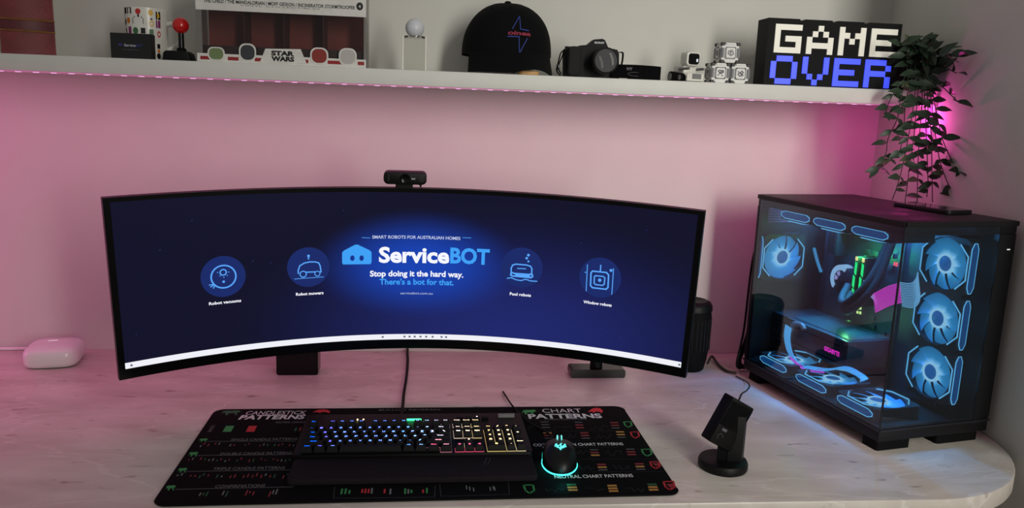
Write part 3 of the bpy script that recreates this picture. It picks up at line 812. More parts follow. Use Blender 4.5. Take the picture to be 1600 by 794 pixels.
cp = [Vector((0, .056, .010)), Vector((-.004, .066, .008))] + [MSI @ px(u, v, 2, .0066) for u, v in ((858, 678), (842, 669), (828, 661), (814, 648))] + [MSI @ px(804, 638, 2, .0068), MSI @ px(796, 628, 2, .0075), MSI @ px(786, 612, 2, .0035)]
MB().tube(smooth_path(cp), .0019, 6).build('cable', RUBBER, ms)
point('mouse_glow_light', MMAT @ Vector((.692, .045, .014)), .012, TEAL[:3], .006)

# ------------------------------------------------------------------ tilting stand with a small black box
bc = px(1129.5, 722, 2, .01)
ts = thing('tilting_stand', 'small black tilted box on a short post with a round base', 'stand', (bc.x, bc.y, 0), -.12)
MB().lathe([(0, 0), (.0445, 0), (.0465, .003), (.0465, .012), (.0445, .0165), (.0405, .0180), (.012, .0185), (0, .0185)], None, 44).build('base', BLACK, ts)
top = px(1136.5, 660, 1, bc.y - .004)
q = rot('Z', .12) @ (top - Vector((bc.x, bc.y, 0)))
bxM = tr(q.x, q.y, q.z) @ rot('Y', math.radians(32)) @ rot('Z', math.radians(18)) @ rot('X', math.radians(-12))
MB().prism([(-.014, -.014), (.012, -.018), (.019, -.006), (.016, .014), (-.012, .014)], .016, q.z + .016, bev=.002).build('post', mat('black post', srgb(18, 19, 21), .5, spec=.3), ts, tr(q.x + .0175, q.y + .006, 0))
MB().prism([(-.018, -.010), (.0, -.012), (.004, .006), (-.008, .008)], .017, q.z - .022, bev=.001).build('hinge_arm', BLACKM, ts, tr(q.x + .002, q.y + .004, 0))
bx = MB().box((0, 0, 0), (.056, .030, .094), bev=.0025).build('tilted_box', mat('charcoal plastic', srgb(9, 9, 10), .5, spec=.2), ts, bxM)
MB().box((0, -.0152, .016), (.054, .001, .050), bev=.0004, seg=1).build('front_plate', BLACKG, bx)
mb = MB(); mb.box((-.0105, -.0153, -.0150), (.012, .0014, .0052)); mb.build('port', mat('grey port', srgb(92, 92, 100), .4, var=0), bx)
mb = MB(); mb.tube([Vector((.006 * math.cos(a * PI / 6) - .012, -.0154, -.030 + .006 * math.sin(a * PI / 6))) for a in range(0, 9)], .0009, 6); mb.build('ring_mark', GREY, bx)
MB().box((.0, -.004, .0463), (.040, .014, .0012)).build('top_plate', mat('grey top plate', srgb(96, 90, 98), .35, var=0), bx)
TSI = (tr(bc.x, bc.y, 0) @ rot('Z', -.12)).inverted()
a0 = bxM @ Vector((.004, .006, .045))
MB().tube(smooth_path([a0, a0 + Vector((.006, .004, .014)), TSI @ px(1166, 611, 1, bc.y + .10), TSI @ px(1171, 603, 1, bc.y + .2), TSI @ px(1166, 596, 2, .010), TSI @ px(1156, 591, 2, .0045), TSI @ px(1150, 588, 2, .0045)]), .0017, 6).build('cable', mat('purple black cable', srgb(26, 22, 32), .5), ts)

# ------------------------------------------------------------------ PC tower
PA, PYAW = (.8142, -.6634), .2086
PL, PWD, PH = .4773, .2842, .4741
pc = thing('computer_tower', 'black glass-sided computer tower full of blue lit fans', 'computer', (PA[0], PA[1], 0), PYAW)
PM = tr(PA[0], PA[1], 0) @ rot('Z', PYAW); PMI = PM.inverted()
def pcp(u, v, ax, val):
    o = PMI @ CAM; d = PMI.to_3x3() @ ray(u, v)
    return o + d * ((val - o[ax]) / d[ax])
Z0, Z1 = .022, .446        # tops of base tray / underside of roof
MB().box((PWD / 2, PL / 2, (PH + Z1) / 2), (PWD, PL, PH - Z1), bev=.0025).build('top_panel', METAL, pc)
MB().box((PWD / 2, PL / 2, .0385), (PWD, PL, .033), bev=.0025).build('base_tray', METAL, pc)
MB().box((PWD - .022, .022, (.055 + Z1) / 2), (.044, .044, Z1 - .055)).build('front_column', METAL, pc)
MB().box((PWD - .002, PL / 2 + .02, (.055 + Z1) / 2), (.004, PL - .045, Z1 - .055)).build('cover_panel', METAL, pc)
MB().box((.009, PL - .010, (.055 + Z1) / 2), (.018, .020, Z1 - .055)).build('rear_post', METAL, pc)
MB().box((PWD / 2, PL - .002, (.055 + Z1) / 2), (PWD - .008, .004, Z1 - .055)).build('rear_panel', METAL, pc)
for (x, y, w, l) in ((.048, .030, .085, .045), (.215, .030, .11, .045), (.048, PL - .04, .085, .045), (.215, PL - .04, .11, .045)):
    MB().prism(rrect(w, l, .006, 3), 0, .022, bev=0).build('foot', BLACKM, pc, tr(x, y, 0))
INNER = mat('case inside', srgb(40, 46, 58), .5)
MB().box((.212, PL / 2 + .035, (.055 + Z1) / 2), (.004, PL - .075, Z1 - .055)).build('motherboard_tray', INNER, pc)
BOARD = mat('motherboard', srgb(44, 52, 62), .55, var=.3, scale=90)
bd = MB(); bd.box((.2065, .325, .275), (.006, .245, .305)); bd = bd.build('motherboard', BOARD, pc)
HS = mat('heatsink', srgb(60, 66, 76), .35, .7)
for (y, z, ly, lz, d) in ((.405, .375, .035, .09, .030), (.335, .405, .10, .025, .026), (.25, .135, .10, .05, .012)):
    mb = MB()
    mb.box((.2035 - d / 2, y, z), (d, ly, lz), bev=.002)
    for i in range(5): mb.box((.2035 - d, y + (i - 2) * ly / 6, z), (.003, ly / 14, lz * .9))
    mb.build('heatsink', HS, bd)
mb = MB()
for i in range(14): mb.box((.201, .22 + .17 * random.random(), .14 + .26 * random.random()), (.008, .012, .010))
tag(mb.build('board_chips', GREY, bd), kind='stuff')
# perforated rear grille above the fan
MB().box((.066, PL - .0055, .422), (.100, .002, .040)).build('rear_grille', mat('rear grille backing', srgb(70, 30, 40), .7, var=0), pc)
mb = MB()
for j in range(6):
    for i in range(13): mb.cyl(.0028, 0, .001, tr(.020 + i * .0072 + (j % 2) * .0036, PL - .0066, .405 + j * .0066) @ rot('X', PI / 2), 6)
tag(mb.build('grille_holes', mat('rear grille hole', srgb(165, 80, 100), .6, var=0), pc), kind='stuff')
GL = glass('tinted case glass', (.74, .80, .86, 1), .22)
MB().box((.0015, PL / 2 - .004, (.050 + .462) / 2), (.003, PL - .012, .412), bev=0).build('side_glass', GL, pc, tr(-.0032, 0, 0))
MB().box(((PWD - .046) / 2, .0015, (.050 + .462) / 2), (PWD - .046, .003, .412), bev=0).build('front_glass', GL, pc, tr(0, -.0032, 0))
for k, (x, y, sx, sy) in enumerate(((-.0017, PL / 2, .003, PL), (PWD / 2, -.0017, PWD, .003))):
    MB().box((x, y, .4685), (sx, sy, .010)).build('glass_rail', METAL, pc)
    MB().box((x, y, .0475), (sx, sy, .004)).build('glass_rail', mat('polished rail', srgb(70, 70, 76), .3, .8, var=0), pc)
MB().box((-.0020, -.0020, .255), (.003, .003, .41)).build('corner_seal', mat('smoky seal', srgb(22, 26, 34), .3, var=0), pc)
MB().box((.268, -.0006, .415), (.007, .0014, .0022)).build('power_light', glow('power light', (.9, .9, .9, 1), .8), pc)

# fans: a square frame, blades, a hub, ring-shaped lights ------------------
def fan_glow():
    m = bpy.data.materials.new('fan blade glow'); m.use_nodes = True
    nt = m.node_tree; b = nt.nodes['Principled BSDF']; b.inputs['Base Color'].default_value = srgb(40, 90, 150); b.inputs['Roughness'].default_value = .5
    tc = nt.nodes.new('ShaderNodeTexCoord'); ln = nt.nodes.new('ShaderNodeVectorMath'); ln.operation = 'LENGTH'
    mp = nt.nodes.new('ShaderNodeMapping'); mp.inputs['Scale'].default_value = (1, 1, 0)
    nt.links.new(tc.outputs['Object'], mp.inputs[0]); nt.links.new(mp.outputs[0], ln.inputs[0])
    r = nt.nodes.new('ShaderNodeValToRGB'); e = r.color_ramp.elements
    e[0].position, e[0].color = .020 / .06, (.24, .60, .80, 1); e[1].position, e[1].color = .98, (.010, .12, .25, 1)
    k = e.new(.52); k.color = (.03, .25, .44, 1)
    mu = nt.nodes.new('ShaderNodeMath'); mu.operation = 'DIVIDE'; mu.inputs[1].default_value = .06
    nt.links.new(ln.outputs['Value'], mu.inputs[0]); nt.links.new(mu.outputs[0], r.inputs[0])
    nt.links.new(r.outputs[0], b.inputs['Emission Color']); b.inputs['Emission Strength'].default_value = 1.3
    return m
FANG = fan_glow()
STRIP = glow('fan light blue', (.16, .56, .90, 1), 1.2)
STRIPD = glow('fan edge blue', (.012, .09, .27, 1), .8)
HUBR = glow('fan hub ring', (.40, .78, 1, 1), 1.1)
FR = .0595
def square_pt(a, h):
    c, s = math.cos(a), math.sin(a); k = h / max(abs(c), abs(s)); return c * k, s * k
fm_ = MB(); V, Fc = [], []
N_ = 48
for i in range(N_):
    a = 2 * PI * (i + .5) / N_ ; x, y = square_pt(a, FR); ix, iy = math.cos(a) * .0555, math.sin(a) * .0555
    V += [(x, y, 0), (ix, iy, 0), (ix, iy, -.025), (x, y, -.025)]
for i in range(N_):
    j = (i + 1) % N_
    for k in range(4): Fc.append((i * 4 + k, j * 4 + k, j * 4 + (k + 1) % 4, i * 4 + (k + 1) % 4))
FRAME_ME = fm_.raw(V, Fc).mesh('frame', mat('fan frame', srgb(16, 20, 28), .5))
rb = MB()
for b_ in range(9):
    a0 = 2 * PI * b_ / 9
    def blade(u, v):
        r = .020 + .0345 * v; a = a0 + (u - .5) * .80 + .30 * v
        return (r * math.cos(a), r * math.sin(a), -.0105 + (u - .5) * .011)
    rb.solid(blade, 5, 5, .0011)
ROTOR_ME = rb.mesh('rotor', FANG, 60)
HUB_ME = MB().lathe([(0, -.0035), (.0145, -.0035), (.0165, -.005), (.0165, -.018), (0, -.018)], None, 28).mesh('hub', mat('fan hub', srgb(18, 36, 66), .4, var=0, emit=(.02, .15, .42, 1), es=.9))
RING_ME = MB().lathe([(.0165, -.0030), (.0212, -.0030), (.0212, -.012), (.0165, -.012), (.0165, -.0030)], None, 32).mesh('hub_ring', HUBR)
oc = [(math.cos(PI / 8 + i * PI / 4) * .0615, math.sin(PI / 8 + i * PI / 4) * .0615) for i in range(8)]
ob_ = MB()
def bracket(idx):
    pts = [oc[i] for i in idx]
    ca = Vector(pts[0]).lerp(Vector(pts[1]), .35); cb = Vector(pts[-1]).lerp(Vector(pts[-2]), .35)
    P = [ca] + [Vector(p) for p in pts[1:-1]] + [cb]
    ob_.tube([Vector((p.x * 1.03, p.y * 1.03, .0012)) for p in P], .0016, 6)
bracket([6, 7, 0, 1]); bracket([2, 3, 4, 5])
OCT_ME = ob_.mesh('light_ring', STRIP)
eb = MB(); ed = MB()
for k in range(1):
    M_ = rot('Z', k * PI / 2) @ tr(FR + .0008, 0, -.0125) @ rot('Y', PI / 2)
    hx = [(-.0085, -.040), (-.0085, .040), (-.003, .052), (.003, .052), (.0085, .040), (.0085, -.040), (.003, -.052), (-.003, -.052)]
    eb.tube([Vector((x, y, 0)) for x, y in hx + hx[:1]], .0011, 6, M_)
    ed.prism([(x * .92, y * .97) for x, y in hx][::-1], -.0006, .0004, M_)
EDGE_ME = eb.mesh('edge_light', STRIP); EDGED_ME = ed.mesh('edge_diffuser', STRIPD)
def fan(M, spin=0.0, sc=1.0):
    f = put('fan', FRAME_ME, pc, M @ Matrix.Diagonal((sc, sc, 1, 1)))
    put('rotor', ROTOR_ME, f, rot('Z', spin)); put('hub', HUB_ME, f); put('hub_ring', RING_ME, f)
    put('light_ring', OCT_ME, f, rot('Z', 0)); put('edge_light', EDGE_ME, f); put('edge_diffuser', EDGED_ME, f)
    return f
FACEL = Matrix(((0, 0, -1, 0), (-1, 0, 0, 0), (0, 1, 0, 0), (0, 0, 0, 1)))       # face looks to -x of the case
for z in (.375, .2565, .138): fan(tr(.176, .066, z) @ FACEL, random.random())
FACEF = Matrix(((-1, 0, 0, 0), (0, 0, -1, 0), (0, -1, 0, 0), (0, 0, 0, 1)))        # face looks to the front (-y)
fan(tr(.0655, PL - .032, .318) @ FACEF, .4, 1.0)
for y in (.083, .2245, .366): fan(tr(.0665, y, .081) @ rot('Z', PI), random.random())
for y in (.123, .248, .3675): fan(tr(.0885, y, .420) @ rot('X', PI) @ rot('Z', PI), random.random())
MB().box((.105, .245, .4455), (.15, .40, .001)).build('radiator', BLACKM, pc)

# graphics card -------------------------------------------------------------
GDK = mat('graphics card shroud', srgb(44, 48, 54), .4, .3)
MB().box((.134, .335, .1385), (.128, .285, .068), bev=.004).build('graphics_card', GDK, pc)
gpu = pc.children[-1]
MB().box((.138, .30, .1731), (.108, .20, .0012)).build('backplate', mat('backplate', srgb(70, 86, 84), .35, .6, var=.05), gpu)
mb = MB(); mb.box((.0690, .30, .1718), (.0012, .21, .0016)); mb.build('edge_trim', mat('bright trim', srgb(150, 190, 190), .3, .7, var=0), gpu)
mb = MB(); letter(mb, 'GIGABYTE', 0, .052, 0, .0105, lambda x, y: Vector((.0694, .268 - x, .136 + y)), .03); mb.build('lettering', glow('magenta logo', (1, .04, .62, 1), 1.6), gpu)
mb = MB()
for z in (.115, .155): mb.box((.0697, .34, z), (.001, .24, .003))
mb.build('side_grooves', BLACKM, gpu)
# cooler pump, tubes, memory
CXM = tr(.200, .335, .283) @ FACEL
pump = MB().lathe([(0, .048), (.030, .048), (.034, .045), (.034, 0), (0, 0)], CXM, 36).build('pump_head', mat('pump head', srgb(26, 30, 34), .35, var=0), pc)
mb = MB(); mb.lathe([(.0225, .0488), (.0355, .0488), (.0360, .030), (.0345, .030)], CXM, 28, math.radians(60), math.radians(225)); mb.build('light_arc', glow('pump light', (.42, .70, 1, 1), 1.0), pump)
mb = MB()
for a in (-.4, .5): mb.lathe([(.010, .0490), (.0205, .0490)], CXM, 14, a + 2.2, a + 2.85)
mb.build('face_lights', glow('pump face light', (.55, .50, .95, 1), .8), pump)
for dz, dy in ((0, 0), (-.016, -.010)):
    P = [(.150, .305 + dy, .275 + dz), (.118, .285 + dy, .250 + dz), (.095, .245 + dy, .248 + dz), (.092, .200 + dy, .285 + dz), (.110, .180 + dy, .34 + dz), (.13, .172 + dy, .415)]
    MB().tube(smooth_path(P), .0085, 12).build('coolant_tube', mat('sleeved tube', srgb(14, 15, 18), .7, bump=.6, bscale=900), pc)
GRN = glow('memory green', (.02, .95, .22, 1), 1.5); YEL = glow('memory yellow', (1, .85, .25, 1), 1.6)
for k, y in enumerate((.2895, .2680)):
    st = MB().box((.175, y, .290), (.046, .007, .116), bev=.001, seg=1).build('memory_stick', mat('memory heatsink', srgb(30, 36, 34), .4, .4), pc)
    mb = MB()
    z = .236
    for hh, off in ((.036, 0), (.030, .0015), (.032, -.001)):
        mb.prism([(-.0032, z), (.0032, z + .004), (.0032, z + hh), (-.0032, z + hh - .004)], -.0008, .0008, tr(.1515, y + off, 0) @ Matrix(((0, 0, 1, 0), (1, 0, 0, 0), (0, 1, 0, 0), (0, 0, 0, 1)))); z += hh + .001
    mb.build('light_bar', GRN, st)
    MB().box((.152, y, .343), (.003, .0075, .010), bev=.001, seg=1).build('end_light', YEL, st)
mb = MB(); 
for k in range(2): letter(mb, '8', k * .007, k * .007 + .006, 0, .009, lambda x, y: Vector((.198, .224 - x, .343 + y)), .05)
mb.build('code_display', glow('red digits', (1, .05, .12, 1), 2.2), bd)
mb = MB()
for y, z in ((.2885, .222), (.2805, .224), (.2885, .212), (.2795, .213)): mb.box((.1715, y, z), (.002, .0045, .006))
mb.build('status_lights', glow('yellow green dots', (.75, 1, .3, 1), 1.6), bd)
# lit cable combs
def comb(name, path, wdir, w, m, n=10, r=.0011):
    mb = MB(); wd = Vector(wdir).normalized()
    for i in range(n):
        o = wd * ((i / (n - 1)) - .5) * w
        mb.tube([Vector(p) + o for p in smooth_path(path, 5)], r, 5)
    return mb.build(name, m, pc)
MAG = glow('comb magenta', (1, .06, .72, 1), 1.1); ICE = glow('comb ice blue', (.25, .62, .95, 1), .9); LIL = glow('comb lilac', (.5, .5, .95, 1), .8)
P = [pcp(1366, 474, 0, .120), pcp(1390, 462, 0, .112), pcp(1408, 458, 0, .110)]
comb('cable_comb', P, (0, .35, 1), .040, MAG, 13)
P = [pcp(1408, 460, 0, .109), pcp(1424, 462, 0, .106), pcp(1433, 455, 0, .104), pcp(1436, 444, 0, .104)]
comb('cable_comb', P, (0, .30, 1), .050, ICE, 15)
P = [pcp(1352, 448, 0, .130), pcp(1362, 458, 0, .125), pcp(1368, 466, 0, .122)]
comb('cable_comb', P, (0, .6, 1), .030, LIL, 10)
P = [pcp(1232, 510, 0, .045), pcp(1230, 530, 0, .040), pcp(1237, 556, 0, .040), pcp(1258, 573, 0, .045), pcp(1290, 578, 0, .055), pcp(1320, 575, 0, .060), pcp(1343, 586, 0, .062), pcp(1352, 594, 0, .062)]
pw = [(0, 0, 0)]
CB = mat('light cable', srgb(20, 50, 90), .4, emit=(.10, .50, .95, 1), es=1.0, var=0)
comb('light_cable', P[:4], (0, 1, .15), .022, CB, 9, .0014)
comb('light_cable', P[3:], (1, 0, .3), .014, CB, 7, .0012)
comb('light_cable', [p + Vector((-.004, .0, -.004)) for p in P[2:5]], (0, .4, .6), .006, glow('cable magenta', (.75, .10, .95, 1), 1), 3, .0012)
MB().tube(smooth_path([pcp(1272, 388, 0, .16), pcp(1277, 408, 0, .155), pcp(1283, 425, 0, .155)]), .0038, 8).build('lit_hose', glow('hose blue', (.08, .38, .72, 1), .9), pc)
MB().tube(smooth_path([pcp(1236, 516, 0, .06), pcp(1240, 507, 0, .06), pcp(1252, 508, 0, .06), pcp(1256, 515, 0, .06)]), .0065, 8).build('cable_loop', mat('grey sleeving', srgb(120, 105, 105), .6), pc)
for k in range(4):
    P = [(.03 + .012 * k, PL + .006, .40 - .06 * k), (.02 + .01 * k, PL + .03, .30 - .05 * k), (.01 + .012 * k, PL + .025, .12), (-.006 + .006 * k, PL + .02 + .004 * k, .03), (.02 + .012 * k, PL + .04, .005)]
    MB().tube(smooth_path([Vector(p) for p in P]), .003, 6).build('rear_cable', RUBBER, pc)
# fill lamps added in the case for the glow of fans and sticks
BLU = (.08, .44, 1)
fl_ = area('fan_fill_light', PM @ Vector((.115, .245, .405)), PM @ Vector((.115, .245, 0)), .07, .36, 1.6, BLU, 48)
fl_.rotation_euler = (PM.to_3x3().to_4x4()).to_euler()
for y_ in (.18, .30, .42): point('fan_fill_light', PM @ Vector((.158, y_, .436)), 2.4, BLU, .004)  # added out of sight under the roof to brighten the board
point('memory_light', PM @ Vector((.160, .279, .352)), .5, (.05, 1, .2), .0012)
point('memory_light', PM @ Vector((.120, .262, .200)), .20, (.25, 1, .3), .0012)

# phone on the tower -----------------------------------------------------------
ph = thing('phone', 'slim dark slab lying on top of the computer tower near its rear edge', 'phone', tuple(PM @ Vector((.226, .165, PH))), PYAW + .05)
MB().prism(rrect(.074, .150, .010, 5), 0, .009, bev=.0015).build('case', BLACK, ph)
MB().prism(rrect(.068, .144, .008, 5), .0088, .0096).build('glass_face', mat('dark glass face', srgb(60, 58, 62), .12, var=0), ph)

# ------------------------------------------------------------------ things on the shelf
def sx(u, v=100, y=-.235): return px(u, v, 1, y).x
def sz(u, v, y=-.235): return px(u, v, 1, y).z
TOP = SHELF_Z
# thick red book, spine out
x0, x1 = sx(3.5, 82), sx(80, 83); w = x1 - x0
bk = thing('book', 'thick red leather book with raised gilt bands on its rounded spine', 'book', ((x0 + x1) / 2, -.225, TOP), .43)
LEA = mat('red leather', srgb(128, 50, 56), .42, var=.18, scale=30, bump=.5, bscale=500)
def spine(u, v):
    a = (u - .5) * 2; return (a * w / 2 * (1 + .03 * (1 - v)), -.012 * (1 - a * a) + .006, v * .27)
mb = MB(); mb.solid(lambda u, v: spine(u, v), 16, 6, .004)
mb.box((-w / 2 + .0025, .095, .135), (.005, .18, .27)); mb.box((w / 2 - .0025, .095, .135), (.005, .18, .27))
mb.build('cover', LEA, bk)
MB().box((0, .097, .134), (w - .011, .170, .258)).build('page_block', mat('book pages', srgb(206, 192, 160), .8, var=.1, scale=400), bk)
GOLD = mat('gilt band', srgb(170, 120, 70), .3, .7)
for zp in (30, 48, -6):
    z = sz(40, zp) - TOP
    MB().tube([Vector(spine(i / 14, 0)) + Vector((0, -.001, z)) for i in range(15)], .0022, 6).build('raised_band', GOLD, bk)
z0b, z1b = sz(40, 47) - TOP, sz(40, 31) - TOP
mb = MB(); mb.grid(lambda u, v: tuple(Vector(spine(u, 0)) + Vector((0, -.0006, z0b + (z1b - z0b) * v))), 14, 1)
mb.build('title_band', mat('dark red band', srgb(96, 34, 42), .5, var=.2, scale=80), bk)
# black product box
x0, x1 = sx(174.5, 90), sx(237.5, 91); h = sz(200, 52) - TOP
pb = thing('product_box', 'small black carton with a faint printed logo in front of the mug', 'box', ((x0 + x1) / 2, -.238, TOP))
w = x1 - x0
MB().box((0, .014, h / 2), (w, .028, h), bev=.0008, seg=1).build('carton', mat('black carton', srgb(15, 15, 18), .55), pb)
fb = lambda x, y: Vector((x, -.0002, y))
mb = MB(); letter(mb, 'Service', -w * .16, w * .12, h * .53, .0056, fb, .02); mb.build('print_lettering', mat('carton print', srgb(190, 190, 205), .6, var=0), pb)
mb = MB(); letter(mb, 'BOT', w * .125, w * .29, h * .53, .0056, fb, .02)
flat(mb, [(-w * .31, h * .50), (-w * .31, h * .55), (-w * .255, h * .595), (-w * .20, h * .55), (-w * .20, h * .50)], fb)
mb.build('print_lettering', mat('carton print blue', srgb(48, 56, 130), .6, var=0), pb)
mb = MB(); letter(mb, 'Smart robots for homes', -w * .21, w * .20, h * .36, .0024, fb); mb.build('print_lettering', mat('carton print grey', srgb(110, 112, 125), .6, var=0), pb)
# mug
mgx = (sx(197, 50, -.158) + sx(262, 50, -.158)) / 2; mr = (sx(262, 50, -.158) - sx(197, 50, -.158)) / 2; hm = sz(230, 14.5, -.158) - TOP
mg = thing('mug', 'white mug printed with small retro game icons behind the black carton', 'mug', (mgx, -.158, TOP))
CER = mat('white ceramic', srgb(232, 230, 222), .25)
MB().lathe([(0, 0), (mr * .93, 0), (mr * .955, .003), (mr, hm * .97), (mr * .99, hm), (mr * .955, hm), (mr * .91, .006), (0, .006)], None, 44).build('cup', CER, mg)
MB().tube(smooth_path([(mr * .97, 0, hm * .72), (mr * 1.30, 0, hm * .735), (mr * 1.55, 0, hm * .62), (mr * 1.5, 0, hm * .36), (mr * .94, 0, hm * .22)]), .006, 10, None).build('handle', CER, mg, rot('Z', .1))
def wrap(x, y):
    """print on the cup: x metres round from the front, y metres up"""
    a = -PI / 2 + .05 + x / mr; r = mr * (.955 + .045 * y / hm) + .0003
    return Vector((r * math.cos(a), r * math.sin(a), y))
icons = {}
def ic(key, col):
    if key not in icons: icons[key] = (MB(), mat('mug print ' + key, col, .3, var=0))
    return icons[key][0]
Q = lambda u, v: ((u - 229.5) / 32.5 * mr * 1.06, hm * (1 - (v - 15) / 78))
def iq(key, col, u0, u1, v0, v1):
    (a, b), (c, d) = Q(u0, v1), Q(u1, v0); flat(ic(key, col), [(a, b), (c, b), (c, d), (a, d)], wrap)
def idc(key, col, u, v, ru, rv, inner=0):
    a, b = Q(u, v); disc(ic(key, col), a, b, ru / 32.5 * mr, rv / 78 * hm, wrap, 16, inner)
KB_, RD_, YL_, OR_, PU_, GR_ = srgb(28, 28, 32), srgb(200, 40, 40), srgb(226, 178, 52), srgb(210, 120, 40), srgb(130, 50, 110), srgb(60, 110, 70)
iq('black', KB_, 200, 206, 16, 25); iq('black', KB_, 208, 216, 16, 25); idc('red', RD_, 226.5, 21.5, 4.2, 4.2); iq('black', KB_, 225.5, 228, 25, 30); iq('black', KB_, 217.5, 234, 31, 40); iq('black', KB_, 220, 232, 29, 31)
idc('orange', OR_, 209.5, 35, 3.8, 4.5); idc('black', KB_, 201.5, 37, 2.4, 5); idc('yellow', YL_, 244, 22.5, 3.8, 4.6); idc('yellow', YL_, 245, 38.5, 3.6, 4.6, .62); iq('black', KB_, 243.5, 246.5, 30.5, 33)
iq('black', KB_, 251.5, 259, 20, 32); iq('yellow', YL_, 253.5, 257, 22.5, 29); iq('purple', PU_, 251.5, 258.8, 33, 44); iq('purple', PU_, 208.5, 214.5, 44, 54); idc('green', GR_, 221.5, 50, 4.5, 5.2); iq('black', KB_, 229.5, 236, 45.5, 54); iq('black', KB_, 200.5, 204, 46, 54)
iq('green', GR_, 241.5, 247.5, 47, 55.5); idc('red', RD_, 255.8, 53.5, 3, 4.8, .55); iq('black', KB_, 245, 247.5, 58, 66); idc('green', GR_, 246, 77, 2.4, 7.5); iq('black', KB_, 252.3, 257.3, 68, 75); iq('orange', OR_, 252.8, 256.8, 76, 81); idc('black', KB_, 254.5, 86, 3.4, 4.5); iq('black', KB_, 244, 248, 89, 92.5)
for k, (b_, m_) in icons.items(): tag(b_.build('icon_print', m_, mg), kind='stuff')
# joystick
jx = sx(283, 60, -.205); js = thing('joystick', 'arcade joystick with a red ball knob on a black base beside the mug', 'joystick', (jx, -.205, TOP))
bw = (sx(300, 90) - sx(258, 90))
MB().prism([(-bw * .54, 0), (bw * .52, 0), (bw * .44, .017), (bw * .34, .0215), (-bw * .40, .0215), (-bw * .50, .017)], -.024, .024, rot('X', PI / 2), bev=.002).build('base', BLACK, js, tr(-.004, 0, 0))
MB().lathe([(0, .02), (.0105, .02), (.010, .0265), (.0075, .029), (0, .029)], None, 24).build('collar', BLACKM, js)
hb = sz(283, 40, -.205) - TOP
MB().cyl(.0062, .026, hb, None, 18).build('shaft', mat('shaft black', srgb(24, 24, 26), .25, .4), js)
MB().sphere(.0178, tr(0, 0, hb), 28).build('ball_knob', mat('red gloss plastic', srgb(205, 26, 28), .22, var=.02, coat=.4), js)
# boxed figures' carton: frame, window, backing card, printed strip (the figures themselves are left out)
x0, x1 = sx(309, 95), sx(572, 104); w = x1 - x0; hz = .205; dp = .095
cb = thing('collectible_box', 'wide white carton with a clear window, dark red inside and black title lettering', 'box', ((x0 + x1) / 2, -.238, TOP))
WC = mat('white carton', srgb(226, 224, 220), .5)
zt_ = sz(440, 21) - TOP; zb_ = .004 + sz(440, 91) - TOP
mb = MB()
mb.box((0, .0008, (zt_ + hz) / 2), (w, .0016, hz - zt_)); mb.box((0, .0008, (zb_) / 2), (w, .0016, zb_))
mb.box((0, dp / 2, hz - .0008), (w, dp - .004, .0016)); mb.box((0, dp / 2, .0008), (w, dp - .004, .0016))
mb.build('carton', WC, cb)
for xb_, wb_ in ((-w / 2 + .006, .012), (w / 2 - .0025, .005)): MB().box((xb_, .0008, (zt_ + zb_) / 2), (wb_, .0016, zt_ - zb_)).build('window_border', mat('grey carton edge', srgb(120, 116, 112), .5), cb)
MB().box((0, dp - .002, hz / 2), (w - .004, .002, hz - .004)).build('backing_card', mat('dark red card', srgb(116, 46, 40), .6, var=.25, scale=18), cb)
mb = MB(); mb.box((0, dp * .55, .02), (w - .006, dp * .8, .034)); mb.build('inner_tray', mat('dark inner tray', srgb(48, 24, 24), .4), cb)
for k in range(3):
    MB().box((-w / 2 + w * (.265 + .235 * k), dp * .6, hz * .45), (.0016, dp * .7, hz * .80)).build('divider_card', mat('divider card', srgb(70, 30, 28), .6), cb)
PVC = glass('clear window film', (.93, .93, .93, 1), .8)
MB().box((0, .0022, (zt_ + zb_) / 2), (w - .002, .0006, zt_ - zb_ + .004)).build('front_window', PVC, cb)
MB().box((w / 2 - .0004, dp / 2, hz / 2), (.0006, dp - .006, hz - .006)).build('side_window', PVC, cb)
MB().box((-w / 2 + .0004, dp / 2, hz / 2), (.0006, dp - .006, hz - .006)).build('side_window', PVC, cb)
fc = lambda x, y: Vector((x, -.0004, y))
def cbx(u, v): p = px(u, v, 1, -.238); return p.x - cb.location.x, p.z - TOP
def ctext(t, u0, u1, v, hp, m, bold=0):
    (a, za), (b, zb) = cbx(u0, v), cbx(u1, v + (u1 - u0) * .036)
    hh = abs(cbx(u0, v - hp / 2)[1] - cbx(u0, v + hp / 2)[1]); mb = MB(); letter(mb, t, a, b, (za + zb) / 2, hh, fc, bold); return mb.build('print_lettering', m, cb)
INK = mat('black ink', srgb(26, 24, 24), .5, var=0)
ctext('THE CHILD / THE MANDALORIAN / MOFF GIDEON / INCINERATOR STORMTROOPER', 318, 555, 2, 5.6, INK, .02)
ctext('VINYL COLLECTIBLES', 375, 500, 9.0, 2.2, mat('grey ink', srgb(120, 116, 112), .5, var=0))
mb = MB(); a, b = cbx(562, 10); disc(mb, a, b, .0075, .0085, fc); mb.build('number_badge', INK, cb)
mb = MB(); letter(mb, '4', a - .0022, a + .0022, b, .0065, lambda x, y: Vector((x, -.0007, y)), .03); mb.build('print_lettering', WC, cb)
